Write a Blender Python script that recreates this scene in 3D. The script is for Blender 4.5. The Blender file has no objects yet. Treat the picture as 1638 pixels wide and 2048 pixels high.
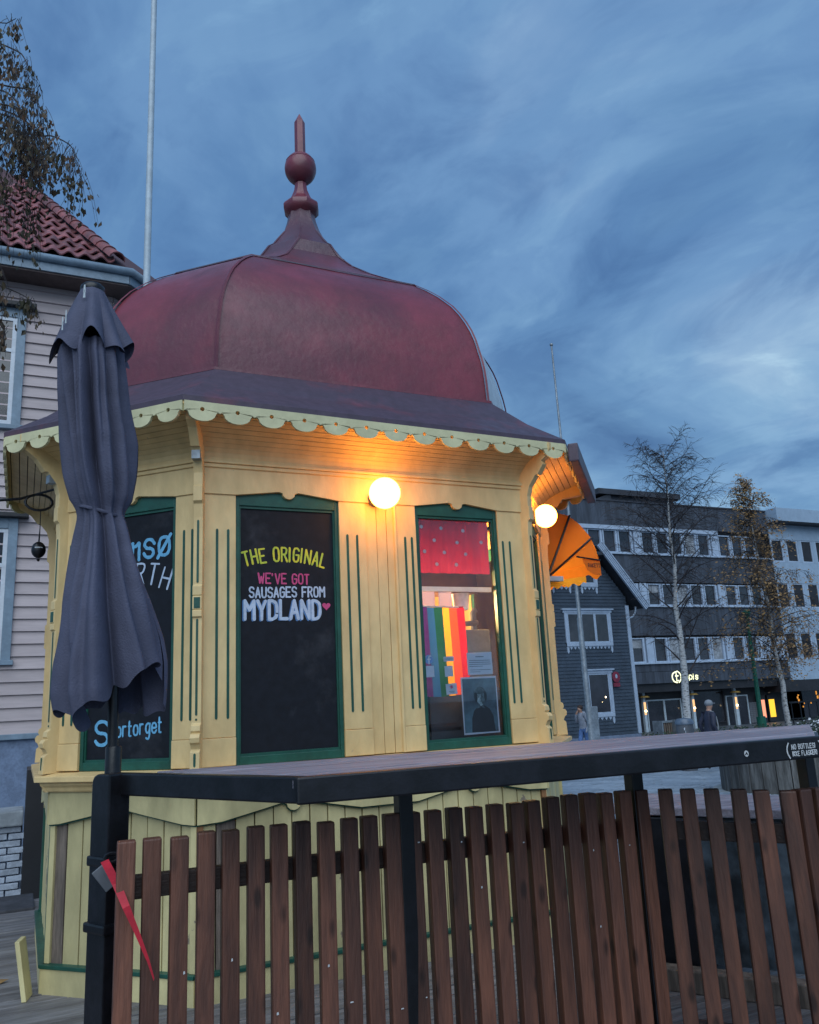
import bpy, bmesh, math, random
from mathutils import Vector, Matrix, noise
random.seed(7)
S = bpy.context.scene
COL = S.collection
R = math.radians
V3 = Vector

# ------------------------------------------------------------------ camera
cam = bpy.data.cameras.new('camera'); co = bpy.data.objects.new('camera', cam); COL.objects.link(co)
yaw, pitch, roll, foc = 0.4429, 0.2260, -0.0490, 1636.37
d = V3((math.sin(yaw)*math.cos(pitch), math.cos(yaw)*math.cos(pitch), math.sin(pitch)))
r0 = V3((math.cos(yaw), -math.sin(yaw), 0)); u0 = r0.cross(d)
rr = math.cos(roll)*r0 + math.sin(roll)*u0; uu = -math.sin(roll)*r0 + math.cos(roll)*u0
M = Matrix((rr, uu, -d)).transposed().to_4x4(); M.translation = V3((-0.87, -4.6403, 1.45))
co.matrix_world = M
cam.sensor_fit = 'VERTICAL'; cam.sensor_height = 36.0; cam.lens = foc/2048*36.0
cam.clip_start = 0.05; cam.clip_end = 1500
S.camera = co

# ------------------------------------------------------------------ world (dusk, broken cloud)
SUN_EL, SUN_AZ = R(45), R(206)          # azimuth clockwise from +Y
W = bpy.data.worlds.new('World'); S.world = W; W.use_nodes = True
nt = W.node_tree; nt.nodes.clear()
def N(t, **k):
    n = nt.nodes.new(t)
    for a, b in k.items(): setattr(n, a, b)
    return n
def L(a, b): nt.links.new(a, b)
out = N('ShaderNodeOutputWorld'); bg = N('ShaderNodeBackground'); bg.inputs[1].default_value = 0.1
sky = N('ShaderNodeTexSky', sky_type='NISHITA'); sky.sun_disc = False
sky.sun_elevation = SUN_EL; sky.sun_rotation = SUN_AZ
tc = N('ShaderNodeTexCoord'); sep = N('ShaderNodeSeparateXYZ'); L(tc.outputs['Generated'], sep.inputs[0])
def MA(op, a, b=None, c=None):
    n = N('ShaderNodeMath', operation=op)
    for i, v in enumerate((a, b, c)):
        if v is None: continue
        if isinstance(v, (int, float)): n.inputs[i].default_value = v
        else: L(v, n.inputs[i])
    return n.outputs[0]
zc = MA('ADD', MA('MAXIMUM', sep.outputs[2], 0.0), 0.22)
cx = MA('DIVIDE', sep.outputs[0], zc); cy = MA('DIVIDE', sep.outputs[1], zc)
AZ = R(-22)                                  # the cloud streets run towards this azimuth
al = MA('ADD', MA('MULTIPLY', cx, math.sin(AZ)), MA('MULTIPLY', cy, math.cos(AZ)))
ac = MA('SUBTRACT', MA('MULTIPLY', cx, math.cos(AZ)), MA('MULTIPLY', cy, math.sin(AZ)))
def cloud(sx, sy, scale, detail, rough, dist, off):
    cmb = N('ShaderNodeCombineXYZ'); L(MA('MULTIPLY_ADD', al, sx, off[0]), cmb.inputs[0]); L(MA('MULTIPLY_ADD', ac, sy, off[1]), cmb.inputs[1])
    nz = N('ShaderNodeTexNoise'); L(cmb.outputs[0], nz.inputs['Vector'])
    nz.inputs['Scale'].default_value = scale; nz.inputs['Detail'].default_value = detail
    nz.inputs['Roughness'].default_value = rough; nz.inputs['Distortion'].default_value = dist
    return nz.outputs[0]
def ramp(v, stops):
    n = N('ShaderNodeValToRGB'); L(v, n.inputs[0]); e = n.color_ramp.elements
    n.color_ramp.interpolation = 'EASE'
    while len(e) < len(stops): e.new(0.5)
    for q, (p, c) in zip(e, stops): q.position = p; q.color = (*c, 1)
    return n.outputs[0]
def mix(f, a, b, mode='MIX'):
    n = N('ShaderNodeMix', data_type='RGBA', blend_type=mode)
    if isinstance(f, (int, float)): n.inputs[0].default_value = f
    else: L(f, n.inputs[0])
    for i, v in ((6, a), (7, b)):
        if isinstance(v, tuple): n.inputs[i].default_value = (*v, 1)
        else: L(v, n.inputs[i])
    return n.outputs[2]
K = 6.7
def kc(r, g, b): return (r*K, g*K, b*K)
n1 = cloud(1.0, 1.25, 1.5, 6, 0.54, 0.5, (11.4, 3.2))
n2 = cloud(.9, 1.3, 4.2, 7, 0.58, 0.6, (6.2, 3.9))
base = ramp(n1, [(0.30, kc(.070, .170, .365)), (0.44, kc(.110, .245, .470)), (0.56, kc(.160, .318, .555)), (0.70, kc(.240, .405, .630))])
fine = ramp(n2, [(0.30, (0.74, 0.78, 0.85)), (0.50, (1.0, 1.0, 1.0)), (0.62, (1.16, 1.12, 1.06)), (0.76, (1.50, 1.38, 1.20))])
cl = mix(1.0, base, fine, 'MULTIPLY')
hz = ramp(sep.outputs[2], [(0.0, (1.55, 1.38, 1.18)), (0.28, (1.24, 1.16, 1.07)), (0.5, (0.98, 0.98, 1.0)), (0.9, (0.86, 0.88, 0.94))])
cl = mix(1.0, cl, hz, 'MULTIPLY')
L(mix(0.06, cl, sky.outputs[0]), bg.inputs[0]); L(bg.outputs[0], out.inputs[0])

# ------------------------------------------------------------------ sun: soft light of the bright western sky behind the camera
sl = bpy.data.lights.new('sun', 'SUN'); so = bpy.data.objects.new('sun', sl); COL.objects.link(so)
sl.energy = 1.5; sl.angle = R(70); sl.color = (0.86, 0.95, 1.0)
sv = V3((math.sin(SUN_AZ)*math.cos(SUN_EL), math.cos(SUN_AZ)*math.cos(SUN_EL), math.sin(SUN_EL)))
so.rotation_euler = (-sv).to_track_quat('-Z', 'Y').to_euler()
S.view_settings.view_transform = 'Standard'; S.view_settings.look = 'None'
S.view_settings.exposure = 0.60; S.view_settings.gamma = 1.0; S.view_settings.use_curve_mapping = False
S.cycles.max_bounces = 6; S.cycles.sample_clamp_indirect = 6.0

# ------------------------------------------------------------------ materials
MATS = {}
def mat(name, col, rough=0.6, var=0.12, scale=6.0, col2=None, bump=0.0, bscale=None, metal=0.0, stretch=(1, 1, 1), mix_lo=0.42, mix_hi=0.62, rnd=0.0, spec=0.5, emit=None, estr=0.0, detail=6):
    if name in MATS: return MATS[name]
    m = bpy.data.materials.new(name); m.use_nodes = True; t = m.node_tree; p = t.nodes['Principled BSDF']
    p.inputs['Roughness'].default_value = rough; p.inputs['Metallic'].default_value = metal
    p.inputs['Specular IOR Level'].default_value = spec
    c = t.nodes.new('ShaderNodeTexCoord'); mp = t.nodes.new('ShaderNodeMapping'); t.links.new(c.outputs['Object'], mp.inputs[0])
    mp.inputs['Scale'].default_value = stretch
    src = mp.outputs[0]
    if rnd:
        oi = t.nodes.new('ShaderNodeObjectInfo'); ad = t.nodes.new('ShaderNodeVectorMath'); ad.operation = 'MULTIPLY_ADD'
        cb = t.nodes.new('ShaderNodeCombineXYZ')
        for i in range(3): t.links.new(oi.outputs['Random'], cb.inputs[i])
        t.links.new(cb.outputs[0], ad.inputs[0]); ad.inputs[1].default_value = (37, 53, 71); t.links.new(src, ad.inputs[2]); src = ad.outputs[0]
    nz = t.nodes.new('ShaderNodeTexNoise'); nz.inputs['Scale'].default_value = scale; nz.inputs['Detail'].default_value = detail; nz.inputs['Roughness'].default_value = 0.62
    t.links.new(src, nz.inputs['Vector'])
    rp = t.nodes.new('ShaderNodeValToRGB'); t.links.new(nz.outputs[0], rp.inputs[0])
    c2 = col2 or tuple(max(0, x*(1-2*var)) for x in col)
    e = rp.color_ramp.elements; e[0].position = mix_lo; e[0].color = (*c2, 1); e[1].position = mix_hi; e[1].color = (*col, 1)
    o = rp.outputs[0]
    # finer second layer of wear
    nz2 = t.nodes.new('ShaderNodeTexNoise'); nz2.inputs['Scale'].default_value = scale*5.3; nz2.inputs['Detail'].default_value = 4
    t.links.new(src, nz2.inputs['Vector'])
    r2 = t.nodes.new('ShaderNodeMapRange'); r2.inputs[1].default_value = 0.3; r2.inputs[2].default_value = 0.7
    r2.inputs[3].default_value = 1-var*0.9; r2.inputs[4].default_value = 1+var*0.6; t.links.new(nz2.outputs[0], r2.inputs[0])
    hs = t.nodes.new('ShaderNodeHueSaturation'); t.links.new(o, hs.inputs['Color']); 
    if rnd:
        mr = t.nodes.new('ShaderNodeMapRange'); mr.inputs[3].default_value = 1-rnd; mr.inputs[4].default_value = 1+rnd; t.links.new(oi.outputs['Random'], mr.inputs[0])
        mu = t.nodes.new('ShaderNodeMath'); mu.operation = 'MULTIPLY'; t.links.new(mr.outputs[0], mu.inputs[0]); t.links.new(r2.outputs[0], mu.inputs[1]); t.links.new(mu.outputs[0], hs.inputs['Value'])
    else: t.links.new(r2.outputs[0], hs.inputs['Value'])
    t.links.new(hs.outputs[0], p.inputs['Base Color'])
    rm = t.nodes.new('ShaderNodeMapRange'); rm.inputs[3].default_value = min(1, rough+0.1); rm.inputs[4].default_value = max(0, rough-0.08); t.links.new(nz2.outputs[0], rm.inputs[0]); t.links.new(rm.outputs[0], p.inputs['Roughness'])
    if bump:
        nb = t.nodes.new('ShaderNodeTexNoise'); nb.inputs['Scale'].default_value = bscale or scale*4; nb.inputs['Detail'].default_value = 5; t.links.new(src, nb.inputs['Vector'])
        bp = t.nodes.new('ShaderNodeBump'); bp.inputs['Strength'].default_value = bump; bp.inputs['Distance'].default_value = 0.01
        t.links.new(nb.outputs[0], bp.inputs['Height']); t.links.new(bp.outputs[0], p.inputs['Normal'])
    if emit: p.inputs['Emission Color'].default_value = (*emit, 1); p.inputs['Emission Strength'].default_value = estr
    MATS[name] = m; return m
def peel(name, col, under, thr, **k):
    """paint with peeled spots down to the wood"""
    m = mat(name, col, **k); t = m.node_tree; p = t.nodes['Principled BSDF']
    c = t.nodes.new('ShaderNodeTexCoord'); nz = t.nodes.new('ShaderNodeTexNoise'); nz.inputs['Scale'].default_value = 3.1; nz.inputs['Detail'].default_value = 9; nz.inputs['Roughness'].default_value = .68
    t.links.new(c.outputs['Object'], nz.inputs['Vector'])
    r = t.nodes.new('ShaderNodeMapRange'); r.inputs[1].default_value = thr; r.inputs[2].default_value = thr+.012; t.links.new(nz.outputs[0], r.inputs[0])
    mx = t.nodes.new('ShaderNodeMix'); mx.data_type = 'RGBA'; t.links.new(r.outputs[0], mx.inputs[0])
    src = p.inputs['Base Color'].links[0].from_socket; t.links.new(src, mx.inputs[6]); mx.inputs[7].default_value = (*under, 1)
    t.links.new(mx.outputs[2], p.inputs['Base Color']); return m
def glass(name, tint=(.9, .95, 1), refl=1.0, trans=1.0):
    if name in MATS: return MATS[name]
    m = bpy.data.materials.new(name); m.use_nodes = True; t = m.node_tree; t.nodes.clear()
    o = t.nodes.new('ShaderNodeOutputMaterial'); tr = t.nodes.new('ShaderNodeBsdfTransparent'); gl = t.nodes.new('ShaderNodeBsdfGlossy')
    tr.inputs[0].default_value = (*[trans*x for x in tint], 1); gl.inputs['Roughness'].default_value = 0.02; gl.inputs[0].default_value = (refl, refl, refl, 1)
    fr = t.nodes.new('ShaderNodeFresnel'); fr.inputs[0].default_value = 1.55
    mx = t.nodes.new('ShaderNodeMixShader'); t.links.new(fr.outputs[0], mx.inputs[0]); t.links.new(tr.outputs[0], mx.inputs[1]); t.links.new(gl.outputs[0], mx.inputs[2]); t.links.new(mx.outputs[0], o.inputs[0])
    MATS[name] = m; return m
def emis(name, col, st):
    if name in MATS: return MATS[name]
    m = bpy.data.materials.new(name); m.use_nodes = True; t = m.node_tree; t.nodes.clear()
    o = t.nodes.new('ShaderNodeOutputMaterial'); e = t.nodes.new('ShaderNodeEmission'); e.inputs[0].default_value = (*col, 1); e.inputs[1].default_value = st
    t.links.new(e.outputs[0], o.inputs[0]); MATS[name] = m; return m
def cloth(name, col, trans=0.3, **k):
    m = mat(name, col, **k); t = m.node_tree; p = t.nodes['Principled BSDF']; o = t.nodes['Material Output']
    tl = t.nodes.new('ShaderNodeBsdfTranslucent'); tl.inputs[0].default_value = (*col, 1)
    mx = t.nodes.new('ShaderNodeMixShader'); mx.inputs[0].default_value = trans
    t.links.new(p.outputs[0], mx.inputs[1]); t.links.new(tl.outputs[0], mx.inputs[2]); t.links.new(mx.outputs[0], o.inputs[0]); return m

CREAM = peel('cream_paint', (.75, .55, .265), (.34, .27, .18), .685, rough=.5, var=.13, scale=2.4, bump=.22, bscale=45, col2=(.67, .465, .21), stretch=(1, 1, .45))
CREAM2 = peel('cream_paint_low', (.69, .59, .30), (.24, .19, .14), .632, rough=.55, var=.17, scale=2.0, bump=.25, bscale=40, stretch=(1, 1, .4))
MINT = mat('pale_valance_paint', (.64, .60, .36), .5, .08, 4, bump=.1, bscale=50)
GREEN = mat('green_trim_paint', (.014, .095, .066), .42, .14, 5, bump=.12, bscale=60)
BOARD = mat('blackboard_paint', (.008, .010, .016), .6, .25, 4, col2=(.026, .028, .036), bump=.08, spec=.25, mix_lo=.30, mix_hi=.44, detail=9)
ROOF = mat('red_roof_felt', (.205, .038, .055), .36, .2, 1.3, col2=(.135, .032, .048), bump=.25, bscale=22, spec=.55)
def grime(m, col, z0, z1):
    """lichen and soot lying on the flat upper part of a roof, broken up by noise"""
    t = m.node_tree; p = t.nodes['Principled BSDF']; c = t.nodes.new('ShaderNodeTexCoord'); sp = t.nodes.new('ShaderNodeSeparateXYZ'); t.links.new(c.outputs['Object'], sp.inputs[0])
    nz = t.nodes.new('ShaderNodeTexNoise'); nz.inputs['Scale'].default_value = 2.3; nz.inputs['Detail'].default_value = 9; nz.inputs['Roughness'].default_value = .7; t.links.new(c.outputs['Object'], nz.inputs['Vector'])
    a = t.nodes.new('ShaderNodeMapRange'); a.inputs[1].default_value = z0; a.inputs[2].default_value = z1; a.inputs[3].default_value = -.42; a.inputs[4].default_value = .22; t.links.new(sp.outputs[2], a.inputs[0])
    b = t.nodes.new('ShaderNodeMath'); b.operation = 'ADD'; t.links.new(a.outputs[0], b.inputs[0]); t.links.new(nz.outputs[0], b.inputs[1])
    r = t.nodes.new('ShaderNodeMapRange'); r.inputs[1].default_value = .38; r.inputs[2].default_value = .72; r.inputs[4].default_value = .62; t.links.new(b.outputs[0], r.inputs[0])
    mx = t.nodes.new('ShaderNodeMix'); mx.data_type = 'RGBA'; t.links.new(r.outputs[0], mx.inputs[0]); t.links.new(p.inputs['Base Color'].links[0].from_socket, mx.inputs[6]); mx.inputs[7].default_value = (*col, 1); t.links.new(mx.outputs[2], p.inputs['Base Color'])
ROOFP = ROOF.copy(); ROOFP.name = 'red_finial_paint'
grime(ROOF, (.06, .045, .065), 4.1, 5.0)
SKIRT = mat('roof_skirt_felt', (.066, .046, .070), .5, .2, 3, col2=(.12, .045, .065), bump=.3, bscale=18, mix_lo=.32, mix_hi=.46)
BLACK = mat('black_steel', (.010, .010, .014), .36, .3, 9, bump=.06, bscale=90)
SLAT = mat('stained_brown_wood', (.155, .060, .036), .5, .22, 5, col2=(.088, .036, .024), stretch=(3, 3, .35), bump=.35, bscale=40, rnd=.42)
def knots(m):
    t = m.node_tree; p = t.nodes['Principled BSDF']; c = t.nodes.new('ShaderNodeTexCoord'); oi = t.nodes.new('ShaderNodeObjectInfo'); mp = t.nodes.new('ShaderNodeMapping'); mp.inputs['Scale'].default_value = (13, 13, 5); t.links.new(c.outputs['Object'], mp.inputs[0])
    cb = t.nodes.new('ShaderNodeCombineXYZ'); ml = t.nodes.new('ShaderNodeMath'); ml.operation = 'MULTIPLY'; ml.inputs[1].default_value = 91; t.links.new(oi.outputs['Random'], ml.inputs[0]); t.links.new(ml.outputs[0], cb.inputs[2]); t.links.new(cb.outputs[0], mp.inputs['Location'])
    v = t.nodes.new('ShaderNodeTexVoronoi'); v.inputs['Scale'].default_value = 1.0; t.links.new(mp.outputs[0], v.inputs['Vector'])
    r = t.nodes.new('ShaderNodeMapRange'); r.inputs[1].default_value = .10; r.inputs[2].default_value = .22; r.inputs[3].default_value = .35; r.inputs[4].default_value = 1; t.links.new(v.outputs['Distance'], r.inputs[0])
    hs = t.nodes.new('ShaderNodeHueSaturation'); t.links.new(p.inputs['Base Color'].links[0].from_socket, hs.inputs['Color']); t.links.new(r.outputs[0], hs.inputs['Value']); t.links.new(hs.outputs[0], p.inputs['Base Color'])
knots(SLAT)
RAIL = mat('dark_rail_wood', (.04, .022, .018), .6, .2, 5, stretch=(.3, 3, 3), bump=.3, bscale=40)
TOPW = mat('weathered_grey_wood', (.275, .255, .30), .55, .22, 4, col2=(.17, .155, .19), stretch=(.35, 6, 6), bump=.5, bscale=30, rnd=.12)
DECKW = mat('deck_wood', (.22, .21, .215), .6, .25, 5, col2=(.13, .12, .12), stretch=(.3, 3, 3), bump=.4, bscale=30, rnd=.2)
UMB = mat('umbrella_cloth', (.080, .085, .138), .8, .1, 3, bump=.35, bscale=160)
CLAP = mat('pink_white_clapboard', (.50, .415, .415), .6, .06, 2, stretch=(.3, 1, 3), bump=.12, bscale=40, rnd=.07)
BLUETRIM = mat('blue_grey_trim', (.22, .30, .38), .5, .1, 4)
WHITE = mat('white_paint', (.66, .70, .76), .5, .06, 4)
TILE = mat('red_roof_tile', (.30, .092, .092), .6, .2, 5, col2=(.17, .07, .075), rnd=.3, bump=.2)
DARKW = mat('dark_house_paint', (.044, .066, .098), .6, .12, 3)
CONC = mat('dark_concrete', (.062, .078, .108), .8, .22, 1.2, stretch=(2.2, 2.2, .25), bump=.2)
CONC2 = mat('dark_roof_concrete', (.042, .05, .068), .8, .15, 2)
SHOPD = mat('shop_dark', (.022, .022, .027), .5, .15, 2)
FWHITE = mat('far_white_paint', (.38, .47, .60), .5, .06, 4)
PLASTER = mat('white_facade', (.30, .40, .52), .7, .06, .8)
WINDK = mat('dark_room', (.012, .013, .018), .12, .3, .7, col2=(.035, .035, .045), spec=.8)
STONE = mat('blue_plaster', (.19, .25, .37), .8, .12, 6, bump=.6, bscale=25)
BRICKW = mat('white_brick', (.46, .52, .62), .75, .15, 8, rnd=.12, bump=.4)
DKSTONE = mat('dark_step_stone', (.06, .06, .07), .75, .2, 4, bump=.3)
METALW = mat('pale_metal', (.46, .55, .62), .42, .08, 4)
GALV = mat('galvanised_steel', (.30, .34, .38), .45, .15, 6, metal=.5)
BARK = mat('birch_bark', (.50, .50, .50), .7, .3, 9, col2=(.06, .055, .055), stretch=(1, 1, 2.5), mix_lo=.36, mix_hi=.5)
TWIG = mat('birch_twig', (.032, .024, .026), .7, .2, 8)
LEAFB = mat('brown_birch_leaf', (.31, .18, .06), .65, .2, 1.3, col2=(.15, .088, .04))
LEAFD = mat('autumn_leaf', (.095, .042, .018), .6, .3, 3, col2=(.045, .04, .014))
HEDGE = mat('hedge_leaf', (.022, .05, .022), .7, .3, 4)
PLAZA = mat('paving_bed', (.10, .12, .14), .45, .2, 2)
SETT = mat('granite_sett', (.33, .39, .46), .34, .22, 1.2, col2=(.22, .27, .33), bump=.2)
GREENP = mat('green_lamp_post', (.012, .14, .09), .4, .1, 3)
INNER = mat('warm_interior', (.62, .36, .12), .7, .1, 3)
GREY = mat('grey_plastic', (.12, .13, .15), .5, .12, 4)
OLDWOOD = mat('bare_grey_wood', (.20, .155, .125), .8, .25, 6, stretch=(4, 4, .4))
RAWWOOD = mat('raw_orange_wood', (.32, .15, .06), .7, .2, 6, stretch=(4, 4, .4))
LETBLUE = mat('letter_light_blue', (.16, .46, .72), .5, .08, 20)
LETPALE = mat('letter_pale_blue', (.50, .60, .76), .5, .08, 20)
LETSHAD = mat('letter_shadow_blue', (.10, .22, .46), .5, .08, 20)
LETYEL = mat('letter_yellow', (.72, .62, .03), .5, .08, 20, col2=(.45, .55, .05))
LETPINK = mat('letter_pink', (.62, .07, .22), .5, .08, 20)
LETWHITE = mat('letter_white', (.62, .64, .66), .5, .1, 20)
ORANGE = cloth('orange_awning_cloth', (.80, .27, .02), .42, rough=.7, var=.05, scale=3)
LITCLOTH = cloth('lit_valance_cloth', (.86, .46, .03), .45, rough=.7, var=.04, scale=3)  # awning cloth coloured yellower, the lamplight on the inner valance painted in
REDC = cloth('red_curtain_cloth', (.30, .010, .035), .35, rough=.8, var=.12, scale=3, stretch=(6, 1, .4))
GLASSK = glass('kiosk_glass', (.95, .97, 1.0), 1.0)
GLASSF = glass('far_window_glass', (.55, .6, .68), 1.0)
BULB = emis('lamp_globe_glow', (1.0, .35, .042), 16.0)
STRIPL = emis('warm_wall_strip', (1.0, .55, .25), .9)

# ------------------------------------------------------------------ mesh helpers
class MB:
    def __init__(s): s.v = []; s.f = []; s.mi = []; s.cur = 0
    def add(s, vs, fs):
        o = len(s.v); s.v += [V3(p) for p in vs]
        for f in fs: s.f.append([i+o for i in f]); s.mi.append(s.cur)
        return s
    def box(s, a, b, c=(0, 0, 0), X=(1, 0, 0), Y=(0, 1, 0), Z=(0, 0, 1)):
        """box from corner a to corner b in the axes X,Y,Z about origin c"""
        X, Y, Z, c = V3(X), V3(Y), V3(Z), V3(c)
        P = [c + X*x + Y*y + Z*z for z in (a[2], b[2]) for y in (a[1], b[1]) for x in (a[0], b[0])]
        return s.add(P, [(0, 2, 3, 1), (4, 5, 7, 6), (0, 1, 5, 4), (2, 6, 7, 3), (0, 4, 6, 2), (1, 3, 7, 5)])
    def prism(s, poly, o, X, Y, D, cap=True):
        """2D polygon in X,Y extruded along D"""
        o, X, Y, D = V3(o), V3(X), V3(Y), V3(D); n = len(poly)
        P = [o + X*a + Y*b for a, b in poly]; P += [p + D for p in P]
        F = [(i, (i+1) % n, n+(i+1) % n, n+i) for i in range(n)]
        if cap: F += [tuple(range(n))[::-1], tuple(range(n, 2*n))]
        return s.add(P, F)
    def tube(s, pts, rad, n=8, cap=True):
        pts = [V3(p) for p in pts]
        if isinstance(rad, (int, float)): rad = [rad]*len(pts)
        P = []; ref = None
        for i, p in enumerate(pts):
            t = (pts[min(i+1, len(pts)-1)] - pts[max(i-1, 0)])
            t = t.normalized() if t.length > 1e-9 else V3((0, 0, 1))
            if ref is None: ref = t.orthogonal().normalized()
            ref = (ref - t*ref.dot(t)); ref = ref.normalized() if ref.length > 1e-6 else t.orthogonal().normalized()
            b = t.cross(ref)
            P += [p + (ref*math.cos(2*math.pi*k/n) + b*math.sin(2*math.pi*k/n))*rad[i] for k in range(n)]
        F = [(i*n+k, i*n+(k+1) % n, (i+1)*n+(k+1) % n, (i+1)*n+k) for i in range(len(pts)-1) for k in range(n)]
        if cap: F += [tuple(range(n))[::-1], tuple(range((len(pts)-1)*n, len(pts)*n))]
        return s.add(P, F)
    def lathe(s, prof, c=(0, 0, 0), n=20, axis=(0, 0, 1)):
        ax = V3(axis).normalized(); a = ax.orthogonal().normalized(); b = ax.cross(a); c = V3(c)
        P = [c + ax*z + (a*math.cos(2*math.pi*k/n) + b*math.sin(2*math.pi*k/n))*r for r, z in prof for k in range(n)]
        F = [(i*n+k, i*n+(k+1) % n, (i+1)*n+(k+1) % n, (i+1)*n+k) for i in range(len(prof)-1) for k in range(n)]
        F += [tuple(range(n))[::-1], tuple(range((len(prof)-1)*n, len(prof)*n))]
        return s.add(P, F)
    def ball(s, c, r, n=20, m=12, sc=(1, 1, 1)):
        c = V3(c)
        prof = [(math.sin(math.pi*i/m), -math.cos(math.pi*i/m)) for i in range(m+1)]
        P = [c + V3((p*math.cos(2*math.pi*k/n)*r*sc[0], p*math.sin(2*math.pi*k/n)*r*sc[1], z*r*sc[2])) for p, z in prof for k in range(n)]
        F = [(i*n+k, i*n+(k+1) % n, (i+1)*n+(k+1) % n, (i+1)*n+k) for i in range(m) for k in range(n)]
        return s.add(P, F)
    def grid(s, rows):
        n = len(rows[0]); P = [p for r in rows for p in r]
        return s.add(P, [(i*n+k, i*n+k+1, (i+1)*n+k+1, (i+1)*n+k) for i in range(len(rows)-1) for k in range(n-1)])
    def mesh(s, name, mats, off=(0, 0, 0), smooth=None, bevel=0.0, weld=False):
        me = bpy.data.meshes.new(name); off = V3(off)
        me.from_pydata([tuple(p-off) for p in s.v], [], s.f)
        for m in (mats if isinstance(mats, (list, tuple)) else [mats]): me.materials.append(m)
        me.polygons.foreach_set('material_index', s.mi)
        if bevel or weld or smooth is not None:
            bm = bmesh.new(); bm.from_mesh(me)
            if weld or smooth is not None: bmesh.ops.remove_doubles(bm, verts=bm.verts, dist=1e-5)
            bmesh.ops.recalc_face_normals(bm, faces=bm.faces)
            if bevel:
                ed = [e for e in bm.edges if len(e.link_faces) == 2 and e.calc_face_angle(0) > 0.5]
                bmesh.ops.bevel(bm, geom=ed, offset=bevel, segments=2, affect='EDGES', profile=.6, clamp_overlap=True)
            bm.to_mesh(me); bm.free()
        if smooth is not None:
            me.shade_smooth(); me.set_sharp_from_angle(angle=R(smooth))
        me.update(); return me
def wl(o):
    v = V3((0, 0, 0))
    while o: v = v + o.location; o = o.parent
    return v
def link(name, me, parent=None, loc=(0, 0, 0)):
    o = bpy.data.objects.new(name, me); COL.objects.link(o); o.location = loc
    if parent: o.parent = parent
    return o
def part(name, mb, m, parent, smooth=None, bevel=0.0, stuff=False, label=None):
    o = link(name, mb.mesh(name, m, wl(parent), smooth, bevel), parent)
    if stuff: o['kind'] = 'stuff'
    if label: o['label'] = label
    return o
def tagit(o, label, cat, group=None):
    o['label'] = label; o['category'] = cat
    if group: o['group'] = group
    return o
def thing(name, label, cat, loc, group=None): 
    return tagit(link(name, None, None, loc), label, cat, group)
def solo(name, mb, m, loc, label, cat, group=None, smooth=None, bevel=0.0):
    o = link(name, mb.mesh(name, m, loc, smooth, bevel), None, loc); return tagit(o, label, cat, group)
def struct(name, mb, m, kind='structure', smooth=None):
    o = link(name, mb.mesh(name, m, smooth=smooth)); o['kind'] = kind; return o
def copyobj(o, parent, loc=None, rot=None):
    c = o.copy(); COL.objects.link(c); c.parent = parent
    if loc is not None: c.location = loc
    if rot is not None: c.rotation_euler = rot
    return c
class Fr:
    """a frame on a wall: u along it, z up, o outwards"""
    def __init__(s, O, u, n): s.O = V3((O[0], O[1], O[2] if len(O) > 2 else 0)); s.u = V3((u[0], u[1], 0)).normalized(); s.n = V3((n[0], n[1], 0)).normalized()
    def p(s, u, z, o=0.0): return s.O + s.u*u + V3((0, 0, z)) + s.n*o
    def box(s, mb, u0, u1, z0, z1, o0, o1): return mb.box((u0, z0, o0), (u1, z1, o1), s.O, s.u, V3((0, 0, 1)), s.n)
    def poly(s, mb, pts, o0, o1): return mb.prism(pts, s.O + s.n*o0, s.u, V3((0, 0, 1)), s.n*(o1-o0))

# ------------------------------------------------------------------ hand-lettering (stroke glyphs on a 4x6 grid)
GL = {'A': ['002640', '1232'], 'B': ['0006', '~0636453303', '~033342413000'], 'D': ['0006', '~062645412000'], 'E': ['4606', '0600', '0040', '0333'],
 'F': ['4606', '0600', '0333'], 'G': ['~453616050110304143', '4323'], 'H': ['0600', '4640', '0343'], 'I': ['0600'], 'K': ['0600', '4603', '0340'],
 'L': ['0600', '0040'], 'M': ['0006234640'], 'N': ['00064046'], 'O': ['~261605011030414536 26'], 'R': ['0006', '~0636453303', '2340'],
 'S': ['~453616050413334241301001'], 'T': ['0646', '2620'], 'U': ['~060110304146'], 'V': ['062046'], 'W': ['0610243046'], 'Y': ['0623', '4623', '2320'], 'Z': ['06460040'],
 'o': ['~241403011030414334 24'], 'm': ['0400', '~0313242320', '~2333444340'], 's': ['~4334140312324130 1001'], 'r': ['0400', '~03142434'], 't': ['~1611102030', '0434'],
 'e': ['~02424334140301103041'], 'p': ['040/', '~0314344341301001'], 'i': ['0400', '0505'], 'a': ['~43341403011030 41', '4440'],
 "'": ['0605'], '!': ['0602', '0100'], '(': ['~16040210'], ')': ['~06141200'], '6': ['~46260401103041433303']}
GW = {'I': .25, "'": .25, '!': .3, 'i': .3, '(': .4, ')': .4, 'W': 1.25, 'M': 1.15, 'm': 1.25, 'T': .95, 'L': .85, 't': .75, 'r': .85}
def glyph(ch):
    if ch == 'ø': return glyph('o') + [[(-.1, -.08), (1.1, .75)]]
    if ch == 'g': return [chaikin([(.95, .62), (.5, .7), (.1, .55), (.05, .2), (.4, .0), (.8, .1), (.95, .3)]), chaikin([(.95, .66), (.95, -.2), (.6, -.42), (.15, -.3)])]
    res = []
    for sgm in GL[ch]:
        sgm = sgm.replace(' ', ''); c = sgm[0] == '~'; sgm = sgm.lstrip('~')
        P = [(int(sgm[i])/4, (ord(sgm[i+1])-48)/6) for i in range(0, len(sgm), 2)]
        res.append(chaikin(P) if c else P)
    return res
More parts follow.
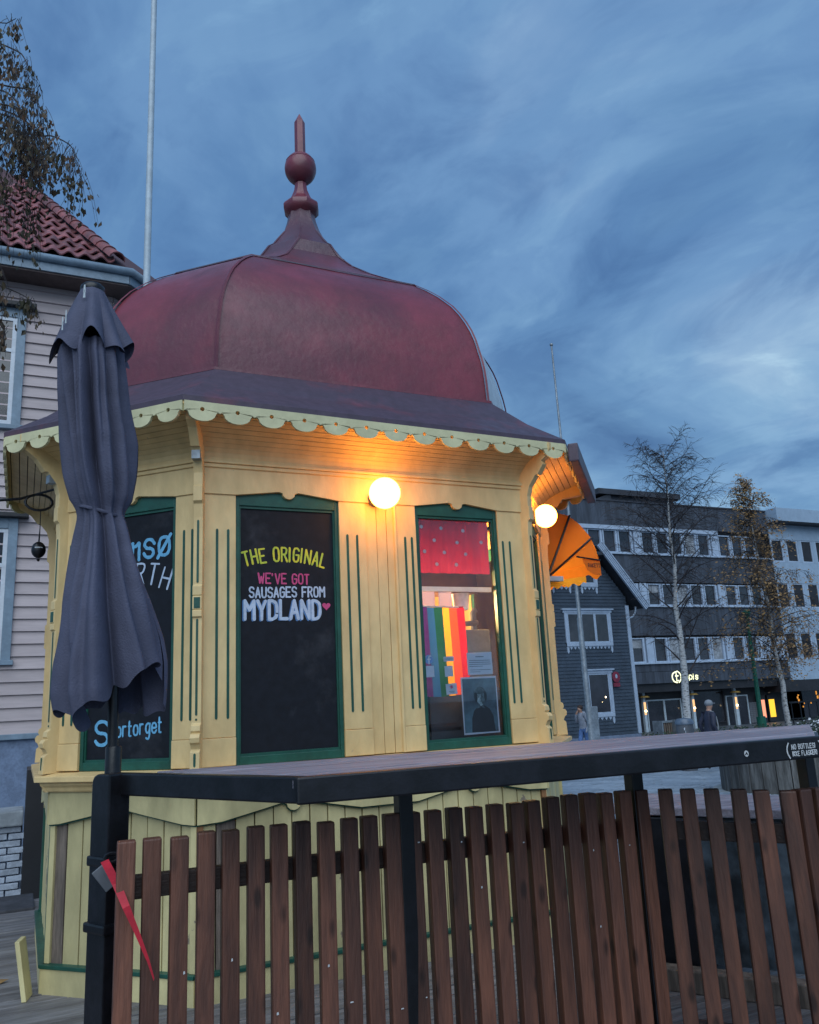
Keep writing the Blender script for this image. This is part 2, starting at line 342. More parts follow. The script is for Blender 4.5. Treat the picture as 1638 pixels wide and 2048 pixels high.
def chaikin(P, k=2):
    for _ in range(k):
        Q = [P[0]]
        for a, b in zip(P, P[1:]): Q += [(a[0]*.75+b[0]*.25, a[1]*.75+b[1]*.25), (a[0]*.25+b[0]*.75, a[1]*.25+b[1]*.75)]
        P = Q + [P[-1]]
    return P
RC = [0]
def ribbon(mb, fn, P, w):
    """brush stroke: a flat quad per segment and a round dab per joint, each a hair above the last"""
    def put(pts):
        Q = [fn(x, y) for x, y in pts]; n = (Q[1]-Q[0]).cross(Q[2]-Q[0]).normalized(); RC[0] += 1
        off = n*(((RC[0]*7) % 41)*1.6e-5); mb.add([q+off for q in Q], [tuple(range(len(Q)))])
    n = len(P)
    for i, (a, b) in enumerate(zip(P, P[1:])):
        dx, dy = b[0]-a[0], b[1]-a[1]; l = math.hypot(dx, dy) or 1e-6; nx, ny = -dy/l*w/2, dx/l*w/2
        w1 = 1+.10*math.sin(i*1.7+a[0]*60); w2 = 1+.10*math.sin((i+1)*1.7+b[0]*60)
        put([(a[0]+nx*w1, a[1]+ny*w1), (a[0]-nx*w1, a[1]-ny*w1), (b[0]-nx*w2, b[1]-ny*w2), (b[0]+nx*w2, b[1]+ny*w2)])
    for i, p in enumerate(P):
        q = .5*w*(1+.10*math.sin(i*1.7+p[0]*60)); put([(p[0]+q*math.cos(-k*math.pi/4), p[1]+q*math.sin(-k*math.pi/4)) for k in range(8)])
def letter(mb, fr, text, u0, u1, z, h, w, o, arc=0.0, slant=0.0, dy=0.0, jit=.03):
    """paint text between u0 and u1 on frame fr, baseline z (arc lifts the middle)"""
    adv = [(.55 if ch == ' ' else GW.get(ch, 1.0)) for ch in text]; gap = .46
    tot = sum(adv) + gap*(len(text)-1); k = (u1-u0)/tot; x = 0.0
    for ch, a in zip(text, adv):
        if ch != ' ':
            gw = a; t = (x+a/2)/tot*2-1; ang = -arc*2*t*2/(u1-u0); base = z + arc*(1-t*t) + dy*t; jj = random.uniform(-jit, jit)*h
            cxx = u0+(x+a/2)*k; ca, sa = math.cos(ang), math.sin(ang)
            hs = 4/6 if False else 1.0
            for P in glyph(ch):
                Q = []
                for px, py in P:
                    lx = (px-.5)*gw*k + slant*py*h; ly = py*h + jj
                    Q.append((cxx + lx*ca - ly*sa*.9, base + lx*sa + ly*ca))
                ribbon(mb, lambda a, b: fr.p(a, b, o + .00002*len(mb.f) % .0006), Q, w)
        x += a + gap
def printed(name, text, fr, u, z, size, o, m, parent, align='CENTER'):
    c = bpy.data.curves.new(name, 'FONT'); c.body = text; c.size = size; c.align_x = align; c.align_y = 'CENTER'; c.resolution_u = 2
    t = bpy.data.objects.new('t', c); COL.objects.link(t)
    bpy.context.view_layer.update()
    me = bpy.data.meshes.new_from_object(t.evaluated_get(bpy.context.evaluated_depsgraph_get())); bpy.data.objects.remove(t)
    off = wl(parent)
    for v in me.vertices: v.co = fr.p(u+v.co.x, z+v.co.y, o) - off
    me.materials.clear(); me.materials.append(m); me.name = name
    return link(name, me, parent)

# ================================================================== GROUND
def gz(x, y):
    t = max(0, min(1, (math.hypot(x-1, y-1) - 3.0)/17)); return -.12 - .62*t*t*(3-2*t)
mb = MB(); xs = [-60+3*i for i in range(14)] + [-18+1.0*i for i in range(48)] + [30+4*i for i in range(26)]; ys = [-30+3*i for i in range(10)] + [i*1.0 for i in range(34)] + [34+5*i for i in range(18)]
mb.grid([[V3((x, y, gz(x, y)-.05)) for x in xs] for y in ys]); struct('ground', mb, PLAZA, smooth=60)
mb = MB(); far = mat('distant_ground', (.08, .09, .10), .8); mb.box((-800, -800, -2.6), (800, 800, -2.5)); struct('terrain', mb, far)
# setts of the square that can be seen between the counter and the fence
mb = MB(); y = 1.0; row = 0
while y < 17:
    x = 3.9 + (row % 2)*.11 + max(0, (y-2.8)*.35); xe = min(30, 9.5 + y*1.25); wdt = .21 if y < 9 else .42
    while x < xe:
        z = gz(x, y) + random.uniform(-.008, .008); w2 = wdt - .018; dp = (.105 if y < 9 else .2); dz = random.uniform(-.004, .004)
        P = [V3((x, y, z+dz)), V3((x+w2, y, z-dz)), V3((x+w2, y+dp-.016, z-dz)), V3((x, y+dp-.016, z+dz))]
        Q = [p - V3((0, 0, .03)) for p in P]
        mb.add(P+Q, [(0, 1, 2, 3), (0, 4, 5, 1), (1, 5, 6, 2), (3, 2, 6, 7), (0, 3, 7, 4)]); x += wdt
    y += dp; row += 1
struct('paving_setts', mb, SETT, 'stuff')
mb = MB()
for k in range(2):
    pts = [(4.6+t*1.55+k*1.6, 2.2+t*(1.05-.28*k)) for t in range(10)]
    for a, b in zip(pts, pts[1:]):
        a3, b3 = V3((*a, gz(*a)+.006)), V3((*b, gz(*b)+.006)); n = (b3-a3).cross(V3((0, 0, 1))).normalized()*.07
        mb.add([a3-n, b3-n, b3+n, a3+n], [(0, 1, 2, 3)])
struct('drain_channel', mb, DKSTONE)
# deck of grey boards under the kiosk and the counter
deck = MB(); deck.box((-3.2, -5.6, -.16), (4.0, 3.4, -.03)); dk = struct('deck', deck, DKSTONE)
pm = None; n = 0
for i in range(52):
    y = -3.0 + i*.122
    if pm is None:
        q = MB(); q.box((-2.9, 0, 0), (3.9, .114, .03), (0, 0, 0)); pm = q.mesh('plank', DECKW, bevel=.004)
    o = link('plank', pm, dk, (random.uniform(-.05, .05), y, -.03 + random.uniform(-.002, .002)))
# ================================================================== KIOSK
VV = [V3(p+(0,)) for p in [(0, 0), (2.2, 0), (2.83, .735), (2.83, 2.05), (2.2, 2.79), (0, 2.79), (-.686, 2.10), (-.686, .686)]]
CEN = V3((1.1, 1.394, 0)); NF = 8
FAC = []
for i in range(8):
    a, b = VV[i], VV[(i+1) % 8]; u = (b-a).normalized(); FAC.append((Fr(a, u, (u.y, -u.x)), (b-a).length))
kiosk = thing('kiosk', 'yellow eight sided wooden kiosk with green trim and red bell shaped roof', 'kiosk', CEN)
ZS, ZH, ZT = 1.15, 2.672, 2.86
def header_poly(u0, u1, wins):
    """lower edge rises to a point over each window with a round drop in the middle"""
    P = [(u0, ZH)]
    for a, b in wins:
        m = (a+b)/2; P += [(a, ZH+.001), (m-.06, ZH+.034), (m-.048, ZH+.03)]
        P += [(m-.04*math.cos(t*math.pi/6), ZH+.028-.036*math.sin(t*math.pi/6)) for t in range(7)]
        P += [(m+.048, ZH+.03), (m+.06, ZH+.034), (b, ZH+.001)]
    return P + [(u1, ZH), (u1, ZT), (u0, ZT)]
def groove(fr, parent, us, z0, z1, o, w=.0145):
    for u in us:
        g = MB(); pts = [(u-w/2, z0), (u-w*.2, z0-w*.45), (u+w*.2, z0-w*.45), (u+w/2, z0), (u+w/2, z1), (u+w*.2, z1+w*.45), (u-w*.2, z1+w*.45), (u-w/2, z1)]
        fr.poly(g, pts, o-.006, o+.0025); part('groove', g, GREEN, parent)
def stile(fr, u0, u1, gr=(), o=0.0):
    m = MB(); fr.box(m, u0, u1, 1.30, ZH+.012, -.05, o); s_ = part('stile', m, CREAM, kiosk, bevel=.003)
    m = MB(); fr.box(m, u0-.001, u1+.001, ZS, 1.298, -.05, o+.005); part('base_block', m, CREAM, kiosk, bevel=.004)
    groove(fr, s_, gr, 1.405, 2.46, o)
def win_frame(fr, u0, u1, glassy):
    """green casing set back in the wall; returns the frame part"""
    m = MB(); t = .024; z0, z1 = ZS-.004, ZH+.03
    fr.box(m, u0+.001, u0+t, z0, z1, -.06, -.012); fr.box(m, u1-t, u1-.001, z0, z1, -.06, -.012)
    fr.box(m, u0+t, u1-t, z1-.085, z1, -.06, -.014); fr.box(m, u0+t, u1-t, z0, z0+.046, -.06, -.012)
    f = part('window_frame', m, GREEN, kiosk, bevel=.003)
    m = MB(); b = t+.009
    fr.box(m, u0+t, u0+b, z0+.046, z1-.085, -.058, -.024); fr.box(m, u1-b, u1-t, z0+.046, z1-.085, -.058, -.024)
    fr.box(m, u0+b, u1-b, z1-.1, z1-.085, -.058, -.024); fr.box(m, u0+b, u1-b, z0+.046, z0+.06, -.058, -.024)
    part('sash', m, GREEN, f)
    m = MB(); fr.box(m, u0+b, u1-b, z0+.06, z1-.1, -.05, -.046 if glassy else -.034)
    if glassy: part('pane', m, GLASSK, f)
    else: return part('chalkboard', m, BOARD, f)
    return f
def eave(i): return [V3(p) for p in [(-.154, -.300, 3.15), (2.437, -.225, 3.15), (3.34, .774, 3.15), (3.34, 2.02, 3.15), (2.437, 3.03, 3.15), (-.154, 3.05, 3.15), (-1.053, 2.14, 3.15), (-1.053, .654, 3.15)]][i % 8]
BOARDS = {}
for i, (fr, ln) in enumerate(FAC):
    wins = []
    if i in (0, 4):
        wins = [(.208, .847), (1.37, 1.983)]
        stile(fr, .0, .208, (.099, .163)); stile(fr, .847, 1.025, (.899, .963)); stile(fr, 1.235, 1.37, (1.29, 1.337)); stile(fr, 1.983, 2.2, (2.014, 2.068))
        m = MB(); fr.box(m, 1.025, 1.1, ZS, ZH+.012, -.05, -.012); part('panel_board', m, CREAM, kiosk, bevel=.003)
        m = MB(); fr.box(m, 1.103, 1.168, ZS, ZH+.012, -.05, -.014); part('panel_board', m, CREAM, kiosk, bevel=.003)
        m = MB(); fr.box(m, 1.171, 1.2345, ZS, ZH+.012, -.05, -.012); part('panel_board', m, CREAM, kiosk, bevel=.003)
        m = MB(); m.tube([fr.p(1.226, ZS, -.004), fr.p(1.226, ZH, -.004)], .012, 8); part('bead', m, CREAM, kiosk, 40)
    elif i == 7:
        wins = [(ln-.80, ln-.165)]
        stile(fr, 0, ln-.80, (.055, .115)); stile(fr, ln-.165, ln, (ln-.104, ln-.048))
    elif i == 2:
        wins = [(.22, ln-.22)]; stile(fr, 0, .22, (.07, .15)); stile(fr, ln-.22, ln, (ln-.15, ln-.07))
    else:
        wins = [(.165, ln-.165)]; stile(fr, 0, .165, (.06, .115)); stile(fr, ln-.165, ln, (ln-.115, ln-.06))
    m = MB(); fr.poly(m, header_poly(0, ln, wins), -.05, .010); part('header_board', m, CREAM, kiosk, bevel=.002)
    for w in wins:
        BOARDS[(i, w[0])] = win_frame(fr, w[0], w[1], (i, w[0]) in ((0, 1.37), (2, .22)))
    # cornice moulding, sill, apron, wainscot, plinth
    e = .02
    m = MB(); fr.box(m, -e, ln+e, ZT-.006, ZT+.012, -.02, .032); fr.box(m, -e*.6, ln+e*.6, ZT-.03, ZT-.0065, -.02, .021); fr.box(m, -e*.4, ln+e*.4, ZT+.0125, ZT+.03, -.02, .020); part('cornice_moulding', m, CREAM, kiosk, bevel=.004)
    k = math.tan(math.pi/8)
    m = MB(); a = .10; P = [fr.p(-.0, ZS, -.06), fr.p(ln, ZS, -.06), fr.p(ln+a*k, ZS-.022, a), fr.p(-a*k, ZS-.022, a)]; Q = [p-V3((0, 0, .03)) for p in P]
    m.add(P+Q, [(0, 1, 2, 3), (7, 6, 5, 4), (3, 2, 6, 7), (0, 4, 5, 1), (0, 3, 7, 4), (1, 5, 6, 2)]); part('sill', m, MINT if i == 9 else CREAM, kiosk, bevel=.003)
    m = MB(); m.prism([(-.02, 1.094), (.066, 1.094), (.066, 1.08), (.05, 1.066), (.044, 1.048), (.036, 1.04), (-.02, 1.04)], fr.p(-.03, 0), fr.n, V3((0, 0, 1)), fr.u*(ln+.06)); part('sill_moulding', m, CREAM, kiosk)
    P = [(0, 1.041), (0, .862)]
    for a, b in (wins if i in (0, 4) else [(0.16, ln-.16)]):
        mm = (a+b)/2; P += [(a-.08, .868), (mm-.16, .915), (mm-.065, .935), (mm-.05, .928)] + [(mm-.04*math.cos(t*math.pi/6), .925-.036*math.sin(t*math.pi/6)) for t in range(7)] + [(mm+.05, .928), (mm+.065, .935), (mm+.16, .915), (b+.08, .868)]
    P += [(ln, .862), (ln, 1.041)]
    m = MB(); fr.poly(m, P, -.05, .022); part('apron_board', m, CREAM2, kiosk, bevel=.002)
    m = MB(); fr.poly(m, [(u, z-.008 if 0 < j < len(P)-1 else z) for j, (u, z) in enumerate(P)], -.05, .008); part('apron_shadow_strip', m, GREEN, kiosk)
    nb = round(ln/.105); bw = ln/nb
    for j in range(nb):
        m = MB(); fr.box(m, j*bw+.003, (j+1)*bw-.003, .10, .95, -.06, -.012 - .0015*((j*7) % 3)); 
        mt = CREAM2
        if (i == 0 and j == 1) or (i == 7 and j == 0): mt = OLDWOOD
        part('wainscot_board', m, mt, kiosk, bevel=.004)
    m = MB(); fr.box(m, 0, ln, .06, .99, -.09, -.062); part('wainscot_backing', m, SHOPD, kiosk)
    m = MB(); fr.box(m, -.008, ln+.008, .125, .145, -.06, .03); part('ledge', m, GREEN if i != 9 else CREAM, kiosk, bevel=.003)
    m = MB(); fr.box(m, -.006, ln+.006, -.02, .124, -.06, .022); part('plinth_board', m, CREAM2, kiosk, bevel=.003)
    for a_ in (0, ln-.035): m = MB(); fr.box(m, a_, a_+.035, .146, .86, -.06, .004); part('corner_trim', m, RAWWOOD if i in (0,) else (GREEN if i == 6 else CREAM2), kiosk, bevel=.003)
    # cove of narrow boards up to the eaves
    a, b = fr.p(-.0, 0), fr.p(ln, 0); ea, eb = eave(i), eave(i+1); nrow = 9
    def cove(t):
        s_ = t**1.55; z = 2.885 + (3.085-2.885)*(t**.8)
        pa = a.lerp(V3((ea.x, ea.y, 0)), .05 + .86*s_); pb = b.lerp(V3((eb.x, eb.y, 0)), .05 + .86*s_); return V3((pa.x, pa.y, z)), V3((pb.x, pb.y, z))
    for j in range(nrow):
        p0, q0 = cove(j/nrow); p1, q1 = cove((j+1)/nrow); h = V3((0, 0, .012)); dp = (p1-p0)*.11; dq = (q1-q0)*.11
        m = MB(); m.add([p0, q0, q1-dq, p1-dp, p0+h, q0+h, q1-dq+h*1.5, p1-dp+h*1.5], [(0, 1, 2, 3), (7, 6, 5, 4), (0, 4, 5, 1), (3, 2, 6, 7), (0, 3, 7, 4), (1, 5, 6, 2)])
        part('soffit_board', m, CREAM, kiosk)
    m = MB(); h = V3((0, 0, .03)); pp = [cove(j/nrow) for j in range(nrow+1)]
    m.grid([[p+h, q+h] for p, q in pp]); part('soffit_backing', m, SHOPD, kiosk)
    m = MB(); p1, q1 = cove(1); p2 = V3((ea.x, ea.y, 3.10)).lerp(V3((a.x, a.y, 3.10)), .02); q2 = V3((eb.x, eb.y, 3.10)).lerp(V3((b.x, b.y, 3.10)), .02)
    m.add([p1, q1, q2, p2, p1+h, q1+h, q2+h, p2+h], [(0, 1, 2, 3), (7, 6, 5, 4), (3, 2, 6, 7), (0, 4, 5, 1)]); part('eave_lining', m, CREAM, kiosk)
    # scalloped valance under the eave
    va = V3((ea.x, ea.y, 0)).lerp(V3((a.x, a.y, 0)), .045); vb = V3((eb.x, eb.y, 0)).lerp(V3((b.x, b.y, 0)), .045); vl = (vb-va).length; vu = (vb-va).normalized(); vf = Fr(va, vu, (vu.y, -vu.x))
    ns = max(3, round(vl/.196)); sw = vl/ns; m = MB()
    zt = 3.118; rr_ = .0125; na = 20
    for j in range(ns):
        c0 = (j+.5)*sw; hc = (c0, 3.075)
        outl = []
        half = sw/2
        low = [(-half, zt), (-half, 3.058), (-half+.010, 3.068), (-half+.024, 3.050)] + [((-half+.024)*math.cos(t/8*math.pi), 3.050 - .044*math.sin(t/8*math.pi)) for t in range(1, 8)] + [(half-.024, 3.050), (half-.010, 3.068), (half, 3.058), (half, zt)]
        up = [(half*.5, zt), (0, zt), (-half*.5, zt)]
        outl = [(c0+x, z) for x, z in low+up]; nO = len(outl)
        ring = []
        for x, z in outl:
            an = math.atan2(z-hc[1], x-hc[0]); ring.append((hc[0]+rr_*math.cos(an), hc[1]+rr_*math.sin(an)))
        for (o0, flip) in ((.0, True), (.016, False)):
            P = [vf.p(x, z, o0) for x, z in outl] + [vf.p(x, z, o0) for x, z in ring]
            F = [(t, (t+1) % nO, nO+(t+1) % nO, nO+t) for t in range(nO)]
            m.add(P, [f[::-1] for f in F] if flip else F)
        for lst in (outl, ring):
            P = [vf.p(x, z, 0) for x, z in lst] + [vf.p(x, z, .016) for x, z in lst]
            m.add(P, [(t, (t+1) % nO, nO+(t+1) % nO, nO+t) for t in range(nO)])
    part('valance', m, MINT, kiosk)
    if i == 1:
        m = MB(); vf.box(m, -.02, vl+.02, 2.985, 3.115, .03, .10); part('eave_gutter', m, SKIRT, kiosk, bevel=.01)
# brackets at the corners: a thin board on the bisector with scroll and eave curve
for i in range(8):
    f0, f1 = FAC[i-1][0], FAC[i][0]; b = (f0.n+f1.n).normalized(); s_ = V3((-b.y, b.x, 0)); c = VV[i]; er = (V3((eave(i).x, eave(i).y, 0))-c).dot(b)-.045
    prof = [(-.05, ZS-.01), (.075, ZS-.01), (.07, 1.235), (.052, 1.25), (.064, 1.275), (.078, 1.285), (.082, 1.31), (.07, 1.328), (.052, 1.333), (.062, 1.345), (.058, 1.372), (.040, 1.385), (.040, 1.95), (.052, 1.957), (.052, 1.99), (.046, 1.994), (.052, 1.998), (.052, 2.068), (.046, 2.072), (.052, 2.076), (.052, 2.125), (.040, 2.135), (.040, 2.52), (.046, 2.60), (.062, 2.615), (.062, 2.70), (.056, 2.705), (.056, 2.78), (.075, 2.84), (.12, 2.895), (.13, 2.91), (.15, 2.91), (.165, 2.93), (.2, 2.975), (er-.07, 3.0), (er-.02, 3.03), (er, 3.07), (er, 3.115), (-.05, 3.115)]
    m = MB(); m.prism(prof, c - s_*.026, b, V3((0, 0, 1)), s_*.052); bo = part('bracket', m, CREAM, kiosk, bevel=.003)
    bf = Fr(c, s_, b)
    for z0, z1, o in ((2.15, 2.50, .040), (1.43, 1.94, .040), (1.165, 1.225, .072)):
        m = MB(); w = .012; bf.poly(m, [(-w/2, z0), (-w*.2, z0-.005), (w*.2, z0-.005), (w/2, z0), (w/2, z1), (w*.2, z1+.005), (-w*.2, z1+.005), (-w/2, z1)], o-.006, o+.0025); part('groove', m, GREEN, bo)
    m = MB(); bf.box(m, -.017, .017, 2.003, 2.063, .048, .0548); part('green_block', m, GREEN, bo)
    m = MB(); bf.box(m, -.005, .005, 1.399, 1.409, .036, .043); part('dot', m, GREEN, bo)
    if i in (0, 7):
        m = MB(); bf.box(m, -.024, .024, 2.845, 2.895, .06, .125 if i == 0 else .12); part('metal_cap', m, GALV, bo)
# interior shell
m = MB(); m.prism([(p.x*.96+CEN.x*.04, p.y*.96+CEN.y*.04) for p in VV], (0, 0, 2.90), (1, 0, 0), (0, 1, 0), (0, 0, .02)); part('ceiling', m, INNER, kiosk)
m = MB(); m.prism([(p.x*.96+CEN.x*.04, p.y*.96+CEN.y*.04) for p in VV], (0, 0, .16), (1, 0, 0), (0, 1, 0), (0, 0, .02)); part('floor', m, DKSTONE, kiosk)
for i in (3, 4, 5, 6):
    m = MB(); FAC[i][0].box(m, .03, FAC[i][1]-.03, .18, 2.9, -.11, -.10); part('inner_wall', m, INNER, kiosk)
# roof: skirt, bell, spire
sk0 = [eave(i) for i in range(8)]
DV = [V3(p) for p in VV]; DV[7] = V3((-.775, .745, 0)); DV[6] = V3((-.775, 2.05, 0)); DV[2] = V3((2.86, .76, 0)); DV[3] = V3((2.86, 2.03, 0))
def ring(s, z, reg=0.0):
    o = []
    for i, v in enumerate(DV):
        p = CEN + (v-CEN)*s; an = R(-90-22.5+45*i)
        if reg: q = CEN + V3((math.cos(an), math.sin(an), 0))*reg[1]; p = p.lerp(q, reg[0])
        o.append(V3((p.x, p.y, z)))
    return o
m = MB(); r0_ = sk0; rm = [V3(((sk0[i].x+ring(.9, 0)[i].x)/2, (sk0[i].y+ring(.9, 0)[i].y)/2, 3.305)) for i in range(8)]; r1_ = ring(.897, 3.515)
for i in range(8):
    j = (i+1) % 8; m = MB(); dn = V3((0, 0, -.032))
    m.add([r0_[i], r0_[j], rm[j], rm[i], r1_[j], r1_[i], r0_[i]+dn, r0_[j]+dn], [(0, 1, 2, 3), (3, 2, 4, 5), (6, 7, 1, 0)]); part('roof_skirt', m, SKIRT, kiosk)
prof = [(.893, 3.515), (.891, 3.60), (.889, 3.68), (.885, 3.77), (.878, 3.85), (.867, 3.935), (.856, 4.02), (.841, 4.10), (.820, 4.18), (.794, 4.26), (.762, 4.34), (.702, 4.45), (.648, 4.53), (.59, 4.605), (.5, 4.69), (.41, 4.785), (.32, 4.9), (.25, 5.02)]
up = [(.36, 5.13), (.31, 5.17), (.25, 5.255), (.19, 5.335), (.15, 5.42), (.125, 5.5), (.112, 5.58)]
rings = [ring(s, z, (0 if s > .6 else (.6-s)/.35*.55, s*1.5)) if s < .6 else ring(s, z) for s, z in prof] + [ring(.1, z, (1.0, r)) for r, z in up]
for i in range(8):
    m = MB(); rows = []
    for k_, rg in enumerate(rings):
        row = []
        for t in range(9):
            q = rg[i].lerp(rg[(i+1) % 8], t/8); q = q.lerp(CEN + V3((0, 0, q.z)), .012); nn = (q-CEN); nn.z = 0
            if 0 < t < 8 and 1 < k_ < 17: q = q + nn.normalized()*(.007*noise.noise(q*2.6) + .003*noise.noise(q*7))   # dents in the sheet
            row.append(q)
        rows.append(row)
    m.grid(rows[:12]); m.cur = 1; m.grid(rows[11:]); part('dome_facet', m, [METALW if i == 1 else ROOF, ROOF], kiosk, 30)  # one facet is coloured paler than the other seven, up to the shoulder
for i in range(8):       # standing seam strips over the hips
    m = MB(); rows = []
    for rg in rings[:-3]:
        p = rg[i]; t = (rg[(i+1) % 8]-rg[i-1]).normalized(); w = .014; b = (p-CEN); b.z = 0; b = b.normalized()*.004
        rows.append([p - (rg[i]-rg[i-1]).normalized()*w + b*.2, p + b, p + (rg[(i+1) % 8]-rg[i]).normalized()*w + b*.2])
    m.grid(rows); part('hip_seam', m, ROOF, kiosk, 50)
m = MB(); rg = ring(.585, 4.615); rows = []
for dz, ds in ((-.008, .592), (.006, .588), (.006, .575)): rows.append([q for q in ring(ds, 4.607+dz)] + [ring(ds, 4.607+dz)[0]])
m.grid(rows); part('seam', m, SKIRT, kiosk)
m = MB()
for z, s in ((3.512, .902), (3.53, .900), (3.532, .889)): rows = None
rws = [ring(s, z) for z, s in ((3.508, .903), (3.527, .902), (3.532, .888))]; m.grid([q+[q[0]] for q in rws]); part('bell_base_trim', m, ROOF, kiosk)
fin = MB(); fin.lathe([(.105, 5.55), (.135, 5.575), (.156, 5.60), (.158, 5.645), (.148, 5.665), (.10, 5.70), (.082, 5.74), (.060, 5.80), (.052, 5.87)], (CEN.x, CEN.y, 0), 8); fo = part('finial', fin, ROOFP, kiosk, 38)
fin = MB(); fin.ball((CEN.x, CEN.y, 6.02), .138, 24, 14, (1, 1, 1.08)); part('ball', fin, ROOFP, fo, 60)
fin = MB(); fin.lathe([(.122, 6.074), (.1275, 6.085), (.118, 6.096)], (CEN.x, CEN.y, 0), 24); part('band', fin, ROOFP, fo, 60)
fin = MB(); fin.lathe([(.052, 6.15), (.047, 6.17), (.046, 6.49), (.004, 6.575)], (CEN.x, CEN.y, 0), 6); part('spike', fin, ROOFP, fo)
# ---- lettering on the two blackboards
F0, F7 = FAC[0][0], FAC[7][0]; l7 = FAC[7][1]; OB = -.0325
cb = BOARDS[(0, .208)]
m = MB(); letter(m, F0, 'THE ORIGINAL', .270, .752, 2.258, .082, .0115, OB, arc=.036); part('lettering', m, LETYEL, cb, label='yellow painted words in an arch')
m = MB(); letter(m, F0, "WE'VE GOT", .348, .655, 2.158, .058, .0095, OB); part('lettering', m, LETPINK, cb, label='pink painted words')
m = MB(); letter(m, F0, 'SAUSAGES FROM', .295, .752, 2.079, .058, .0098, OB, dy=.004); part('lettering', m, LETPALE, cb, label='pale blue painted words')
m = MB(); letter(m, F0, 'MYDLAND', .268, .722, 1.950, .108, .0185, OB+.0008); part('lettering', m, LETPALE, cb, label='largest pale painted word')
m = MB(); letter(m, F0, 'MYDLAND', .261, .715, 1.946, .108, .0185, OB-.0008); part('lettering_shadow', m, LETSHAD, cb)
m = MB(); hp = [(math.sin(t)**3*.026, (13*math.cos(t)-5*math.cos(2*t)-2*math.cos(3*t)-math.cos(4*t))/17*.027) for t in [k*2*math.pi/28 for k in range(28)]]
m.add([F0.p(.762+x, 2.026+z, OB+.001) for x, z in hp], [tuple(range(28))]); part('heart', m, LETPINK, cb)
cb7 = BOARDS[(7, l7-.80)]; q = l7-1.182
m = MB(); letter(m, F7, 'Tr', q+.405, q+.52, 2.345, .19, .022, OB); letter(m, F7, 'omsø', q+.545, q+.955, 2.335, .160, .0195, OB, dy=.006, jit=.02); part('lettering', m, LETBLUE, cb7, label='light blue town name')
m = MB(); letter(m, F7, 'NORTH', q+.55, q+.945, 2.16, .12, .0115, OB, arc=.03, dy=-.02, slant=.10); part('lettering', m, LETPALE, cb7, label='pale word below the town name')
m = MB(); letter(m, F7, 'S', q+.475, q+.56, 1.285, .13, .019, OB); letter(m, F7, 'tortorget', q+.585, q+.925, 1.335, .08, .011, OB, dy=.012); part('lettering', m, LETBLUE, cb7, label='light blue square name')

# ---- wall lamps
def lamp(fr, u, z, r, o, label, pw):
    base = fr.p(u, z, 0); t = thing('wall_lamp', label, 'lamp', base, 'globe lamps on the kiosk wall')
    m = MB(); m.lathe([(.05, .001), (.052, .03), (.046, o-r*.55)], base, 16, fr.n); part('lamp_base', m, GREY, t, 40)
    m = MB(); m.ball(fr.p(u, z, o), r, 28, 16); part('globe', m, BULB, t, 80)
lamp(F0, 1.09, 2.70, .097, .165, 'lit globe lamp between the two front windows of the kiosk', 1)
lamp(FAC[1][0], .43, 2.725, .085, .105, 'lit globe lamp round the kiosk corner beside the orange awning', 1)

# ---- inside of the kiosk window
def onf(name, label, cat, build, m, u, z, fr=F0, o=-.07, **k):
    mb_ = MB(); build(mb_); return solo(name, mb_, m, fr.p(u, z, o), label, cat, **k)
rows = []
for jz in range(5):
    z = 2.635 - jz*.095; rows.append([F0.p(1.385+.575*i/36, z, -.105 + .009*math.sin(i*1.05) + .004*math.sin(i*2.3+jz)) for i in range(37)])
m = MB(); m.grid(rows); cu = thing('curtain', 'short red curtain with white polka dots inside the kiosk window', 'curtain', F0.p(1.67, 2.45, -.105)); part('fabric', m, REDC, cu, 60)
for x, z in [(1.455, 2.56), (1.60, 2.555), (1.765, 2.545), (1.545, 2.472), (1.715, 2.462), (1.47, 2.395), (1.615, 2.392), (1.775, 2.385), (1.90, 2.47), (1.555, 2.312), (1.70, 2.312)]:
    m = MB(); m.add([F0.p(x+.0125*math.cos(t), z+.0125*math.sin(t), -.092) for t in [k*math.pi/7 for k in range(14)]], [tuple(range(14))]); part('dot', m, LETWHITE, cu)
onf('shelf_rail', 'white rail with hooks across the kiosk window', 'rail', lambda b: F0.box(b, 1.385, 1.96, 2.135, 2.165, -.125, -.10), WHITE, 1.67, 2.15)
bag = MB(); F0.box(bag, 1.44, 1.535, 2.035, 2.134, -.118, -.112); o1 = solo('paper_bag', bag, cloth('lilac_paper', (.85, .74, .84), .35, rough=.6, var=.04, scale=4), F0.p(1.49, 2.035, -.11), 'pale lilac paper hung left under the window rail', 'paper', 'papers hung from the window rail')
bag = MB(); F0.box(bag, 1.565, 1.66, 2.03, 2.134, -.118, -.112); solo('paper_bag', bag, MATS['lilac_paper'], F0.p(1.61, 2.03, -.11), 'pale lilac paper hung in the middle under the window rail', 'paper', 'papers hung from the window rail')
bk = MB(); bk.lathe([(.045, 0), (.05, .012), (.060, .11), (.062, .112)], F0.p(1.77, 2.02, -.19), 16); solo('bucket', bk, mat('grey_white_plastic', (.60, .64, .76), .4), F0.p(1.77, 2.02, -.19), 'pale plastic bucket hanging at the right of the window rail', 'bucket', smooth=40)
flag = thing('rainbow_flag', 'rainbow striped flag hanging inside the kiosk window', 'flag', F0.p(1.55, 2.03, -.09))
cols = [(.06, .006, .17), (.018, .10, .38), (.006, .075, .03), (.80, .46, .005), (.80, .085, .004), (.52, .006, .012)]
